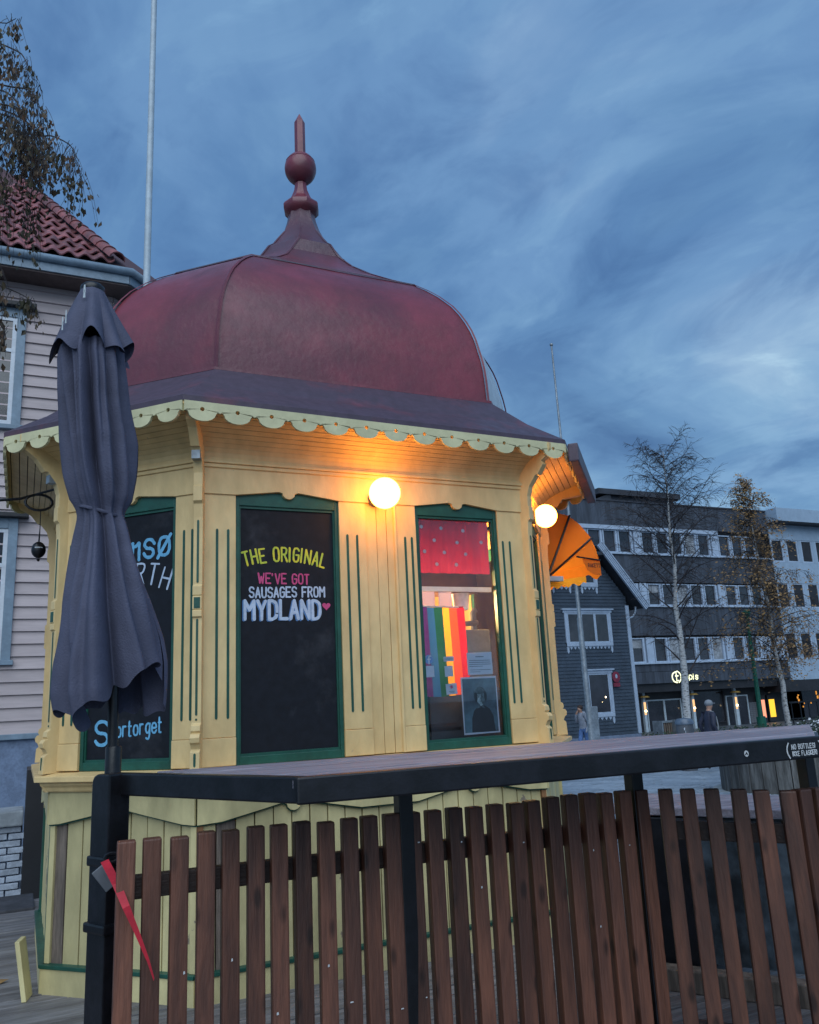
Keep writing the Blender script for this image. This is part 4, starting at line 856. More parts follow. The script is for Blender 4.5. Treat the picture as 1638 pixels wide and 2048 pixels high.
for xr, z0, z1 in ((-1.12, 5.90, 7.86), (-1.06, 2.30, 4.42)):
    u1 = xr+6; u0_ = u1-1.15; m = MB(); HF.box(m, u0_, u0_+.13, z0, z1, 0, .085); HF.box(m, u1-.13, u1, z0, z1, 0, .085); HF.box(m, u0_+.13, u1-.13, z1-.16, z1, 0, .083); HF.box(m, u0_-.04, u1+.04, z0-.07, z0, 0, .11)
    wf = part('window', m, BLUETRIM, lh, bevel=.006); m = MB(); HF.box(m, u0_-.1, u1+.14, z1, z1+.07, 0, .2); part('hood', m, SHOPD, wf, bevel=.01)
    m = MB(); a, b = u0_+.13, u1-.13
    HF.box(m, a, a+.06, z0, z1-.16, 0, .060); HF.box(m, b-.06, b, z0, z1-.16, 0, .060); HF.box(m, (a+b)/2-.04, (a+b)/2+.04, z0, z1-.16, 0, .061); HF.box(m, a, b, z0, z0+.07, 0, .062); HF.box(m, a, b, z1-.22, z1-.16, 0, .062); HF.box(m, a, b, z1-.75, z1-.69, 0, .063)
    part('sash', m, WHITE, wf); m = MB(); HF.box(m, a, b, z0, z1-.16, .036, .041); part('pane', m, WINDK, wf)
# eaves
m = MB(); HF.box(m, 0, 6.17+.2, 8.33, 8.40, -.05, .5); HC.box(m, -.2, 3, 8.335, 8.405, -.05, .5); part('soffit', m, mat('brown_soffit', (.11, .075, .07), .7), lh)
m = MB(); HF.box(m, 0, 6.17+.207, 8.36, 8.62, .5, .53); HC.box(m, -.207, 3, 8.36, 8.62, .5, .53); part('fascia', m, BLUETRIM, lh)
g = [V3((-6, 8.31, 8.60)), V3((.42, 8.31, 8.56)), V3((2.6, 10.49, 8.54))]
m = MB(); m.tube(g, .065, 10); part('gutter', m, BLUETRIM, lh, 50)
m = MB(); m.tube([(.62, 8.62, 8.5), (.66, 8.9, 8.3), (.66, 8.9, 6.0)], .05, 10); part('downpipe', m, GALV, lh, 50)
th = R(42.5); E0 = V3((.17, 8.37, 8.70)); sl_ = V3((0, math.cos(th), math.sin(th))); nl = V3((0, -math.sin(th), math.cos(th)))
m = MB(); m.add([E0+V3((-6.5, 0, -.05)), E0+V3((0.2, 0, -.05)), E0+V3((.17-.4145*6, 6*1.0, 6*math.tan(th)-.05)), E0+V3((-6.5, 6, 6*math.tan(th)-.05))], [(0, 1, 2, 3)])
cd = V3((.7071, .7071, 0)); m.add([E0+V3((.2, 0, -.05)), E0+cd*4+V3((.2, 0, -.05)), E0+cd*3.5+V3((-1.2, 5, 5*math.tan(th)*.9)), E0+V3((.17-.4145*6, 6, 6*math.tan(th)-.05))], [(0, 1, 2, 3)]); part('roof_deck', m, mat('roof_underlay', (.10, .045, .05), .8), lh)
q_ = MB(); rows = []
for lv in (0, 1):
    row = []
    for k in range(9):
        x = -.125+.25*k/8; h = .035*math.sin(2*math.pi*k/8 + .4) + .03 + (0.028 if lv == 0 else 0.0)
        row.append(V3((x, 0, 0)) + sl_*(.40*lv - .05) + nl*h)
    rows.append(row)
q_.grid(rows); q_.grid([[p - nl*.022 for p in rows[0]], rows[0]]); tm = q_.mesh('roof_tile', TILE, smooth=60); nt_ = 0
for rw in range(15):
    dY = rw*.345*math.cos(th)
    for cl_ in range(13):
        x = E0.x - .16 - cl_*.245 - (.05 if rw % 2 else 0)
        if x > E0.x - .05 - .4145*dY or x < -2.6: continue
        link('roof_tile', tm, lh, E0 + V3((x-E0.x, 0, 0)) + sl_*(rw*.345) - lh.location); nt_ += 1
hd = V3((-.383, .924, .924*math.tan(th))).normalized(); side = hd.cross(V3((0, 0, 1))).normalized(); hn = side.cross(hd)
q_ = MB(); rows = [[side*math.cos(a)*(.12+.02*(1-l)) + hn*(math.sin(a)*(.10+.03*(1-l))+.03) + hd*.40*l for a in [math.pi*k/8 for k in range(9)]] for l in (0, 1)]
q_.grid(rows); q_.grid([[p*.86 for p in rows[0]], rows[0]]); rm_ = q_.mesh('ridge_tile', TILE, smooth=60)
for k in range(17): link('ridge_tile', rm_, lh, E0 + hd*(k*.34) + V3((0, 0, .05)) - lh.location)
m = MB()
for k in range(13): 
    for l in range(3): m.box((-.11, -.2, -.02), (.11, .2, .05), E0 + hd*(k*.34+.2) + cd*(.3+l*.28) - V3((0, 0, .22*0)), cd, hd, hn)
part('side_tiles', m, TILE, lh, stuff=True)
# white painted brick pier and the dark step
pi_ = thing('brick_pier', 'white painted brick pier with stone cap beside the kiosk', 'pier', (-1.4, 4.6, -.5))
m = MB(); m.box((-2.2, 4.55, -1.0), (-.80, 4.9, .42)); part('core', m, STONE, pi_)
q_ = MB(); q_.box((0, 0, 0), (.205, .05, .052)); bmh = q_.mesh('brick', BRICKW, bevel=.006)
for r_ in range(15):
    for k in range(5):
        o = link('brick', bmh, pi_, V3((-1.02 - k*.218 + (.10 if r_ % 2 else 0) - .0, 4.505 + random.uniform(-.008, .006), -.48 + r_*.063)) - pi_.location); o.rotation_euler = (0, random.uniform(-.02, .02), random.uniform(-.02, .02))
m = MB(); m.box((-2.2, 4.46, .46), (-.80, 4.95, .60)); part('cap_stone', m, mat('pale_cap_stone', (.36, .40, .44), .7, .15, 5), pi_, bevel=.015)
m = MB(); m.box((-.79, 4.2, -1.0), (-.55, 4.9, .98)); solo('gate_post', m, SHOPD, (-.67, 4.5, -1), 'dark upright board between the kiosk and the white brick pier', 'post')
m = MB(); m.box((-3.0, 2.9, -.20), (-.70, 3.5, .02)); m.box((-3.0, 2.7, -.3), (-.69, 3.6, -.21)); solo('stone_step', m, DKSTONE, (-1.5, 3.1, -.2), 'dark stone step at the left behind the kiosk', 'step', bevel=.01)
m = MB(); q0 = V3((-.80, .78, 0)); m.box((-.03, -.015, 0), (.10, .01, .30), V3((-.775, .60, 0)), V3((.25, .95, 0)), V3((-.95, .25, 0)), V3((-.16, .1, .97))); solo('loose_board', m, CREAM2, q0, 'loose yellow board leaning against the left foot of the kiosk', 'board', bevel=.003)

# ================================================================== FLAGPOLES
m = MB(); m.tube([(.36, 5.84, -.7), (.36, 5.84, 4), (.36, 5.84, 15)], [.052, .05, .036], 14); solo('flagpole', m, METALW, (.36, 5.84, -.7), 'tall white flagpole rising behind the kiosk at the left', 'flagpole', 'flagpoles', 60)
fp = thing('flagpole', 'thin grey flagpole with ball top in front of the dark wooden house', 'flagpole', (15.0, 16.6, -.72), 'flagpoles')
m = MB(); m.tube([(15.0, 16.62, -.72), (14.95, 16.6, 3.7), (14.94, 16.58, 3.75), (14.78, 16.5, 12.9)], [.095, .085, .06, .028], 12); part('pole', m, GALV, fp, 40)
m = MB(); m.ball((14.78, 16.5, 12.95), .06); part('ball', m, GALV, fp, 60)
m = MB(); m.box((14.98, 16.52, -.75), (15.26, 16.68, 1.0)); part('foot', m, GALV, fp, bevel=.02)

# ================================================================== DARK WOODEN HOUSE
YH = 20.55; dh = thing('wooden_house', 'dark grey clapboard gable house with white carved window frames', 'house', (17, 23, -.8))
DF = Fr((9.0, YH, 0), (1, 0, 0), (0, -1, 0)); DW, DC = 11.16, 9.24; UL = 2*DC-DW
m = MB(); gp = [(UL, -1.0), (DW, -1.0), (DW, 4.95), (DC+.62, 6.5), (DC-.62, 6.5), (UL, 4.95)]
DF.poly(m, gp, -8, -.02); part('wall_core', m, DARKW, dh)
m = MB(); z = -.15; 
while z < 6.35:
    ue = DW if z < 4.85 else DW - (z-4.85)/1.22
    P = []
    for u in (2*DC-ue+.02, ue-.02):
        P += [DF.p(u, z, -.01), DF.p(u, z, .03), DF.p(u, z+.13, .006), DF.p(u, z+.13, -.01)]
    m.add(P, [(0, 1, 5, 4), (1, 2, 6, 5), (2, 3, 7, 6), (4, 5, 6, 7)]); z += .125
part('clapboards', m, DARKW, dh, stuff=True)
m = MB(); DF.box(m, UL-.02, DW+.02, -1.0, -.16, -.02, .05); part('foundation', m, STONE, dh)
m = MB(); DF.box(m, DW-.10, DW+.05, -.15, 4.62, 0, .06); part('corner_board', m, FWHITE, dh)
rl_ = math.hypot(9+DW+.62-9-DC, (DW+.62-DC)*1.22)
for sg_ in (1, -1):
    sd = V3((-sg_, 0, 1.22)).normalized(); sn = V3((1.22*sg_, 0, 1)).normalized(); e0 = V3((9+DC+sg_*(DW+.62-DC), YH-.45, 4.55)); rl_ = (DW+.02-DC)*math.hypot(1, 1.22)
    m = MB(); m.box((-.05, -.0, -.02), (rl_, 8.0, .06), e0, sd, V3((0, 1, 0)), sn); part('roof', m, CONC2, dh)
    for k, (a, b) in enumerate(((.07, .12), (.0, .055), (-.075, -.02), (-.155, -.10))):
        m = MB(); m.box((-.05, -.04-.02*(k == 0), a), (rl_+.02*sg_, .05, b), e0, sd, V3((0, 1, 0)), sn); part('barge_board', m, FWHITE, dh)
m = MB(); m.box((9+DC-.75, YH-.45, 6.50), (9+DC+.75, YH+7.5, 6.62)); part('ridge_cap', m, CONC2, dh)
m = MB(); pts = [V3((9+DW+.05+.35*math.sin(t), YH-.05, 4.15+.42*(1-math.cos(t)))) for t in [k*math.pi/16 for k in range(9)]]; m.tube(pts, .035, 6); part('eave_bracket', m, FWHITE, dh)
def carved(u0_, u1, z0, z1, lights, nm='window'):
    w_ = .12; m_ = MB(); DF.box(m_, u0_, u0_+w_, z0-.0, z1, 0, .065); DF.box(m_, u1-w_, u1, z0, z1, 0, .065); DF.box(m_, u0_-.06, u1+.06, z1-.10, z1, 0, .07); DF.box(m_, u0_-.12, u1+.12, z1, z1+.05, 0, .12); DF.box(m_, u0_, u1, z0, z0+.12, 0, .067)
    for u in (u0_, u1-w_): DF.poly(m_, [(u+.01, z0), (u+w_-.01, z0), (u+w_-.02, z0-.2), (u+w_/2, z0-.27), (u+.02, z0-.2)], 0, .045)
    n_ = max(3, int((u1-u0_-2*w_)/.17)); sw_ = (u1-u0_-2*w_)/n_
    for k in range(n_): DF.poly(m_, [(u0_+w_+k*sw_, z0), (u0_+w_+(k+1)*sw_, z0), (u0_+w_+(k+.5)*sw_, z0-.12)], 0, .04)
    f = part(nm, m_, FWHITE, dh); n_ = lights; a, b = u0_+w_, u1-w_
    m_ = MB()
    for k in range(n_+1): x = a+(b-a)*k/n_; DF.box(m_, max(a, x-.05), min(b, x+.05), z0+.12, z1-.1, 0, .05)
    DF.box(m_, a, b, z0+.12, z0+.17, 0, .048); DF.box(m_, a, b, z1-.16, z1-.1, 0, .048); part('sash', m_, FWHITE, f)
    m_ = MB(); DF.box(m_, a, b, z0+.12, z1-.1, .032, .036); part('pane', m_, WINDK, f)
carved(17.18-9, 19.30-9, 3.10, 4.44, 3); carved(17.87-9, 19.06-9, .52, 2.20, 1); carved(16.75-9, 17.62-9, 5.32, 6.3, 1); carved(18.05-9, 18.85-9, 5.32, 6.3, 1)
m = MB(); m.ball((18.72, YH-.02, 1.22), .035, 8, 6); m.ball((18.55, YH-.02, 1.05), .02, 8, 6); part('lit_bulb', m, emis('far_bulb', (1, .75, .4), 6), dh)
sg = thing('shop_sign', 'small red projecting sign on the dark wooden house', 'sign', (19.3, YH-.05, 1.6)); m = MB(); DF.poly(m, [(10.22+.17*math.cos(k*math.pi/8), 1.93+.2*math.sin(k*math.pi/8)) for k in range(16)], .1, .14); DF.box(m, 10.08, 10.36, 1.58, 1.72, .1, .14); part('plate', m, mat('sign_red', (.25, .03, .06), .5), sg); m = MB(); DF.poly(m, [(10.22+.05*math.cos(k*math.pi/6), 1.96+.08*math.sin(k*math.pi/6)) for k in range(12)], .141, .145); part('emblem', m, FWHITE, sg)

# ================================================================== OFFICE BLOCKS
YO = 30.35; ob = thing('office_block', 'dark concrete four storey office block with bands of white framed windows', 'building', (33, 33, -.9))
OF = Fr((22.0, YO, 0), (1, 0, 0), (0, -1, 0)); X0 = 22.0; XE = 39.75-X0
m = MB(); OF.box(m, 0, XE, 1.7, 11.62, -12, -.30); part('wall_core', m, SHOPD, ob)
for z0, z1 in ((10.26, 11.62), (7.16, 8.66), (4.24, 5.78), (2.32, 2.72), (1.70, 2.30)):
    for k in range(6):
        u0_, u1 = k*XE/6+.008, (k+1)*XE/6-.008; m = MB(); OF.box(m, u0_, u1, z0, z1, -.30, 0 if z0 > 2.3 else .12); part('wall_panel', m, CONC, ob)
m = MB(); OF.box(m, 0, XE, 11.62, 11.70, -.4, .06); part('coping', m, CONC2, ob)
m = MB(); OF.box(m, 6.9, 11.7, 11.6, 12.55, -6, -1.2); OF.box(m, 6.0, 12.0, 12.3, 12.62, -6.2, -.9); part('roof_house', m, CONC2, ob)
m = MB(); OF.poly(m, [(5.0, 11.65), (6.9, 12.4), (6.9, 11.65)], -5, -1.0); part('roof_ramp', m, CONC2, ob)
rows3 = ((8.74, 10.02), (5.86, 7.08), (2.80, 4.12)); rr3 = random.Random(3)
CUR = mat('pale_curtain', (.33, .36, .40), .8, .2, 3)
for ri, (z0, z1) in enumerate(rows3):
    m = MB(); OF.box(m, 0, XE, z0-.08, z0, -.2, .10); part('window_sill', m, FWHITE, ob)
    if ri == 0: m = MB(); OF.box(m, 3.4, 13.6, 10.03, 10.25, -.2, .05); part('lintel', m, FWHITE, ob)
    x = 25.2 - X0; kk = 0; start = [29.62, 29.66, 29.68][ri] - X0
    us = [start + 1.035*j for j in range(-5, 11)]
    for j, u in enumerate(us):
        idx = (j-5) % 5.55 if False else None
    # unit: wide white panel then five lights
    unit = 5.72
    for base_ in (start-unit, start, start+unit):
        if 0 < base_ < XE-.3: m = MB(); OF.box(m, base_-.24, base_+.24, z0, z1+.02, -.25, -.02); part('white_panel', m, FWHITE, ob)
        for j in range(5):
            u0_ = base_ + .28 + j*1.03; u1 = u0_+.98
            if u1 > XE-.1 or u0_ < .2: continue
            if ri == 2 and base_ > start and j in (2, 3): continue
            m = MB(); OF.box(m, u0_, u0_+.07, z0, z1, -.25, -.03); OF.box(m, u1-.13, u1, z0, z1, -.25, -.035); OF.box(m, u0_+.07, u1-.13, z1-.06, z1, -.25, -.04); OF.box(m, u0_+.07, u1-.13, z0, z0+.07, -.25, -.04)
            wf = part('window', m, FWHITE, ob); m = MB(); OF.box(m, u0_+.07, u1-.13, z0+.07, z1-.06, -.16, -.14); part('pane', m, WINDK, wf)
            if rr3.random() < .35:
                m = MB(); h = rr3.choice((.4, .75, 1.0)); OF.box(m, u0_+.09, u1-.15, z1-.06-(z1-z0-.13)*h, z1-.06, -.139, -.13); part('blind', m, CUR, wf)
sb = 29.68-X0+5.72
sgn = thing('banner_sign', 'white advertising panel with black script in the lowest window row', 'sign', OF.p(sb+3.3, 2.9, 0)); m = MB(); OF.box(m, sb+2.32, sb+4.4, 2.86, 4.1, -.1, -.03); part('board', m, FWHITE, sgn)
m = MB(); sq = random.Random(5); px = [(sb+2.6+i*.1, 3.55+.22*math.sin(i*2.1)+.1*sq.uniform(-1, 1)) for i in range(15)]; ribbon(m, lambda a, b: OF.p(a, b, -.024), chaikin(px), .03); ribbon(m, lambda a, b: OF.p(a, b, -.023), [(sb+2.7, 3.22), (sb+4.0, 3.30)], .02); part('script', m, BLACK, sgn)
# ground floor shops
m = MB(); OF.box(m, 0, XE+2, -1.2, 1.70, -1.3, -1.0); part('shop_back', m, SHOPD, ob)
m = MB(); OF.box(m, 0, XE, 1.25, 1.70, -1.0, -.05); part('canopy', m, SHOPD, ob)
def shopwin(u0_, u1, z0, z1, door=False):
    m_ = MB(); t_ = .07; OF.box(m_, u0_, u0_+t_, z0, z1, -.99, -.9); OF.box(m_, u1-t_, u1, z0, z1, -.99, -.9); OF.box(m_, u0_+t_, u1-t_, z1-t_, z1, -.99, -.9); OF.box(m_, u0_+t_, u1-t_, z0, z0+t_, -.99, -.9)
    if door: OF.box(m_, (u0_+u1)/2-.06, (u0_+u1)/2+.06, z0+t_, z1-t_, -.99, -.9)
    f = part('shop_door' if door else 'shop_window', m_, METALW if door else SHOPD, ob); m_ = MB(); OF.box(m_, u0_+t_, u1-t_, z0+t_, z1-t_, -.97, -.95); part('pane', m_, WINDK, f)
shopwin(29.75-X0, 32.2-X0, -.95, .85, True); shopwin(35.5-X0, 37.2-X0, -.95, .85, True); shopwin(32.7-X0, 35.4-X0, -.6, 1.2); shopwin(28.3-X0, 29.1-X0, -.6, 1.1)
for x in (29.2, 32.6, 35.75):
    m = MB(); OF.box(m, x-X0-.08, x-X0+.08, -1, 1.25, -.55, -.4); c_ = part('column', m, METALW, ob); m = MB(); OF.box(m, x-X0-.07, x-X0+.07, .1, .75, -.398, -.39); part('glow_strip', m, STRIPL, c_)
    m = MB(); m.lathe([(.05, 0), (.3, .0), (.22, .08), (.05, .1)], OF.p(x-X0, 1.0, -.4), 12); part('lamp_shade', m, mat('brass_shade', (.35, .22, .06), .4), c_)
    m = MB(); m.ball(OF.p(x-X0, .3, -.36), .06, 8, 6); part('lit_bulb', m, MATS['far_bulb'], c_)
NEON = emis('sign_neon', (.95, 1.0, .62), 1.3); ns_ = thing('neon_sign', 'lit pale yellow script sign above the shop entrance', 'sign', OF.p(31.7-X0, 1.8, .12))
m = MB(); ribbon(m, lambda a, b: OF.p(a, b, .135), chaikin([(9.15, 2.27), (8.88, 2.2), (8.8, 1.98), (8.9, 1.75), (9.12, 1.7)]), .07); ribbon(m, lambda a, b: OF.p(a, b, .136), chaikin([(9.2, 2.3), (9.42, 2.15), (9.42, 1.85), (9.25, 1.7)]), .06)
letter(m, OF, 't', 9.05, 9.3, 1.8, .38, .06, .137); letter(m, OF, 'epis', 9.72, 10.62, 1.83, .33, .055, .137, slant=.1); part('letters', m, NEON, ns_)
hs_ = thing('house_number_sign', 'small pale square number sign on the shop fascia', 'sign', OF.p(38.86-X0, 1.7, .12)); m = MB(); OF.box(m, 38.66-X0, 39.06-X0, 1.72, 2.16, .121, .16); part('plate', m, mat('sign_pale', (.62, .72, .80), .5), hs_); m = MB(); letter(m, OF, '6', 38.77-X0, 38.95-X0, 1.80, .28, .05, .165); part('digit', m, SHOPD, hs_)
for x, c_, nm in ((38.15, (1, .33, .2), 'salmon'), (38.93, (1, .55, .05), 'yellow')):
    t = thing('lit_poster', 'glowing %s poster in the shop front at the right' % nm, 'poster', OF.p(x-X0, -.6, -.8), 'glowing posters'); m = MB(); OF.box(m, x-X0-.3, x-X0+.3, -.75, .75, -.9, -.8); part('case', m, SHOPD, t); m = MB(); OF.box(m, x-X0-.22, x-X0+.22, -.5, .5, -.8, -.79); part('light_panel', m, emis('poster_'+nm, c_, 1.0), t)
m = MB(); q_ = MB(); q_.box((0, 0, 0), (.2, .06, .09)); gm = q_.mesh('glazed_brick', mat('shop_brick', (.16, .17, .19), .5, .15, 6))
for r_ in range(11):
    for k in range(3): link('brick', gm, ob, OF.p(37.3-X0+k*.215, -.75+r_*.105, -.95) - ob.location)
# white block at the right
wb = thing('office_block', 'white rendered office block at the far right edge', 'building', (46, 33, -.9))
m = MB(); OF.box(m, XE+.05, XE+16, 1.75, 10.9, -12, -.05); part('wall_core', m, SHOPD, wb)
m = MB(); OF.box(m, XE+.1, XE+16, 10.95, 11.75, -12, .75); part('roof_edge', m, PLASTER, wb); m = MB(); OF.box(m, XE+.05, XE+16, 10.88, 10.95, -12, .7); part('eave_soffit', m, SHOPD, wb)
for z0, z1 in ((9.95, 10.88), (7.25, 8.55), (4.3, 5.75), (1.55, 2.72)):
    m = MB(); OF.box(m, XE+.06, XE+16, z0, z1, -.3, .02); part('wall_band', m, PLASTER, wb)
for z0, z1 in ((8.56, 9.94), (5.76, 7.24), (2.73, 4.29)):
    u = XE+.1
    while u < XE+15:
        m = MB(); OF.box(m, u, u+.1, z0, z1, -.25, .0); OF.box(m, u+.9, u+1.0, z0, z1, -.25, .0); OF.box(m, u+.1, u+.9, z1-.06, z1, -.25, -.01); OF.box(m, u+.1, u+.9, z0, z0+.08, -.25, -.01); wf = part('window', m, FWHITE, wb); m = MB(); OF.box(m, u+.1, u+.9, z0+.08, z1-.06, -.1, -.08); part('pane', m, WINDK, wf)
        m = MB(); OF.box(m, u+1.003, u+1.27, z0, z1, -.25, .015); part('pier', m, PLASTER, wb); u += 1.275
m = MB(); OF.box(m, XE-1.0, XE+16, .9, 1.54, -1, .5); part('canopy', m, SHOPD, wb); m = MB(); OF.box(m, XE+.3, XE+16, -1.1, .9, -1.3, -1.0); part('shop_front', m, WINDK, wb)
gr = emis('shop_glow', (1, .42, .08), .55); rq = random.Random(11)
for k in range(16):
    m = MB(); u = XE+1.2+rq.uniform(0, 4.5); z = rq.uniform(-.1, .75); OF.box(m, u, u+rq.uniform(.04, .12), z, z+rq.uniform(.08, .28), -.99, -.97); part('shop_light', m, gr, wb)

# ================================================================== TREES
def bark_tube(mb_, pts, rads, n): mb_.tube(pts, rads, n, cap=False)
def birch(name, label, base, top, h0, spread, nbr, leaf=None, seed=1, rt=.11, droop=.5, up=.8, twig=3, nleaf=0, lsz=.06, dense=0.0, group='birch trees on the square'):
    rg_ = random.Random(seed); base = V3(base); top = V3(top); H = (top-base).length
    t = thing(name, label, 'tree', base, group); tr_ = MB(); br = MB(); lf = MB()
    ax = [base.lerp(top, k/14) + V3((rg_.uniform(-1, 1), rg_.uniform(-1, 1), 0))*.012*H*math.sin(math.pi*k/14)*.5 for k in range(15)]
    tr_.tube(ax, [max(.012, rt*(1-k/14)**.9) for k in range(15)], 9); part('trunk', tr_, BARK, t, 60)
    def at(f): k = min(13, int(f*14)); return ax[k].lerp(ax[k+1], f*14-k)
    ends = []
    for b in range(nbr):
        g_ = (b+rg_.random()*.7)/nbr; g_ = g_**(1-dense*.75); f = h0 + (1-h0)*g_; f = min(.985, f); p = at(f); an = b*2.4 + rg_.uniform(-.5, .5)
        ln_ = spread(f)*rg_.uniform(.75, 1.15); dr = V3((math.cos(an), math.sin(an), up*rg_.uniform(.6, 1.3)))
        dr.normalize(); pts = [p]; q = p.copy(); dd = dr.copy(); n_ = 6
        for s_ in range(n_):
            dd = (dd + V3((rg_.uniform(-.16, .16), rg_.uniform(-.16, .16), -droop*s_/n_*.35 + rg_.uniform(-.08, .08)))).normalized(); q = q + dd*ln_/n_; pts.append(q.copy())
        r_ = max(.008, rt*.22*(1-f)**.6+.004); br.tube(pts, [r_*(1-.8*k/n_) for k in range(n_+1)], 5, False)
        for s_ in range(1, n_+1):
            for w_ in range(twig):
                pp = pts[s_-1].lerp(pts[s_], rg_.random()); td = (dd*.5 + V3((rg_.uniform(-1, 1), rg_.uniform(-1, 1), rg_.uniform(-.3, .8)*up))).normalized(); tl = ln_*rg_.uniform(.16, .42); tp_ = [pp]
                for e_ in range(3): td = (td + V3((rg_.uniform(-.2, .2), rg_.uniform(-.2, .2), -droop*.5))).normalized(); tp_.append(tp_[-1] + td*tl/3)
                br.tube(tp_, [.007, .0055, .0045, .003], 3, False); ends += tp_[1:]
                for e_ in range(2):
                    x_ = tp_[1+e_]; t2 = (td + V3((rg_.uniform(-.8, .8), rg_.uniform(-.8, .8), rg_.uniform(-.6, .5)))).normalized(); br.tube([x_, x_+t2*tl*.25, x_+t2*tl*.45+V3((0, 0, -droop*.1*tl))], [.005, .004, .003], 3, False); ends.append(x_+t2*tl*.4)
    part('branches', br, TWIG, t)
    if leaf:
        for k in range(nleaf):
            c = rg_.choice(ends) + V3((rg_.gauss(0, .10), rg_.gauss(0, .10), rg_.gauss(-.08, .16))); a = V3((rg_.uniform(-1, 1), rg_.uniform(-1, 1), rg_.uniform(-1, 1))).normalized(); b_ = a.orthogonal().normalized(); s_ = lsz*rg_.uniform(.6, 1.3)
            lf.add([c-a*s_, c+b_*s_*.6, c+a*s_, c-b_*s_*.6], [(0, 1, 2, 3)])
        part('foliage', lf, leaf, t, stuff=True)
    return t
birch('birch_tree', 'bare white barked birch standing before the dark office block', (19.25, 17.05, -.8), (17.80, 15.1, 9.0), .22, lambda f: (1.9 if f < .5 else 2.75)*(1-.66*max(0, (f-.62)/.38))*(.8+.2*min(1, f/.4)), 62, seed=4, rt=.15, droop=.42, up=1.0, twig=4, dense=.55)
birch('birch_tree', 'slender birch with brown autumn leaves in front of the white office block', (26.5, 19.25, -.8), (24.25, 17.75, 9.3), .26, lambda f: 2.25*(1-.80*max(0, (f-.45)/.55)), 52, leaf=LEAFB, seed=9, rt=.12, droop=1.0, up=.6, twig=4, nleaf=9500, lsz=.055)
# hanging birch boughs at the upper left
bt = thing('birch_tree', 'birch with drooping twigs and few brown leaves at the upper left edge', 'tree', (-4.6, 3.2, -.1), 'birch trees on the square')
rg_ = random.Random(21); O8 = V3((-1.27, 3.35, 6.95)); rx = V3((.9, -.43, 0)); px8 = 7.9/1636
def q8(x, y, dd=0):
    if x > 0: x *= .70
    y = y*.93 if y > 0 else y
    return O8 + rx*(x*px8) + V3((0, 0, -(y-250)*px8*1.02)) + V3((.43, .9, 0))*dd
m = MB(); m.tube([V3((-4.6, 3.2, -.1)), V3((-4.5, 3.2, 3)), V3((-4.35, 3.25, 6)), V3((-4.2, 3.3, 9.5)), V3((-4.1, 3.3, 11))], [.2, .17, .13, .07, .03], 10); part('trunk', m, BARK, bt, 60)
br = MB(); lf = MB()
limbs = [[(-500, 300), (-150, 250), (-40, 290), (10, 330), (25, 380)], [(-500, 600), (-160, 540), (-40, 555), (25, 580), (55, 600)], [(-500, 200), (-150, 60), (-30, 100), (12, 150), (28, 200)], [(-500, 60), (-150, -80), (-20, -30), (15, 20), (30, 60)], [(-400, 800), (-100, 640), (-20, 645), (8, 680)], [(-500, 420), (-150, 380), (-30, 400), (20, 440), (35, 480)], [(-560, 420), (-300, 180), (-120, 130), (30, 165), (75, 180), (125, 190), (150, 235), (166, 290)], [(-560, 330), (-260, 60), (-60, -20), (20, 40), (70, 35)], [(-560, 300), (-240, 150), (-60, 140), (40, 180), (110, 190), (140, 230), (150, 262)], [(-560, 500), (-300, 300), (-110, 215), (10, 200), (60, 210), (95, 245), (110, 285)], [(-560, 550), (-280, 380), (-100, 330), (-20, 330), (30, 360)], [(-560, 250), (-200, -20), (-20, 40), (25, 90), (60, 130)], [(-500, 700), (-280, 520), (-120, 470), (-30, 500), (10, 560)], [(-500, 350), (-200, 100), (-60, 80), (5, 130), (30, 200), (38, 260)], [(-540, 480), (-260, 260), (-80, 190), (20, 205), (70, 250), (82, 300)]]
for li, lm in enumerate(limbs):
    dd = rg_.uniform(-.5, .5); pts = [q8(x, y, dd + rg_.uniform(-.08, .08)) for x, y in lm]
    for _ in range(2): pts = [pts[0]] + [w for a, b in zip(pts, pts[1:]) for w in (a.lerp(b, .25), a.lerp(b, .75))] + [pts[-1]]
    n_ = len(pts); br.tube(pts, [.014*(1-k/n_)**1.3+.0026 for k in range(n_)], 5, False)
    for k in range(n_//2 - 4, n_):
        for _ in range(2 if li in (1, 5, 7, 11) else 3):
            p = pts[k] + V3((rg_.uniform(-.05, .05), rg_.uniform(-.1, .1), 0)); L_ = rg_.uniform(.22, .80)*(.75 if k > n_-4 else 1)*(.5 if li in (1, 4, 7, 11) else .8 if li < 6 else 1); tp_ = [p]; td = V3((rg_.uniform(-.4, .4), rg_.uniform(-.4, .4), -.35))
            for e_ in range(5): td = (td + V3((rg_.uniform(-.12, .12), rg_.uniform(-.12, .12), -.35))).normalized(); tp_.append(tp_[-1] + td*L_/5)
            br.tube(tp_, [.0032, .0028, .0024, .002, .0018, .0014], 3, False)
            for e_ in range(2, 6):
                for _2 in range(rg_.choice((0, 1, 1, 2))):
                    c = tp_[e_] + V3((rg_.gauss(0, .03), rg_.gauss(0, .03), rg_.gauss(-.02, .03))); a = V3((rg_.uniform(-.5, .5), rg_.uniform(-.5, .5), -1)).normalized(); b_ = (V3((rg_.uniform(-1, 1), rg_.uniform(-1, 1), 0)).cross(a)).normalized(); s_ = rg_.uniform(.020, .042)
                    cc = a.cross(b_)*s_*.25
                    lf.add([c-a*s_, c-b_*s_*.62-cc, c+b_*s_*.0+a*s_*1.1, c+b_*s_*.62-cc], [(0, 1, 2), (0, 2, 3)])
part('branches', br, TWIG, bt); part('foliage', lf, LEAFD, bt, stuff=True)

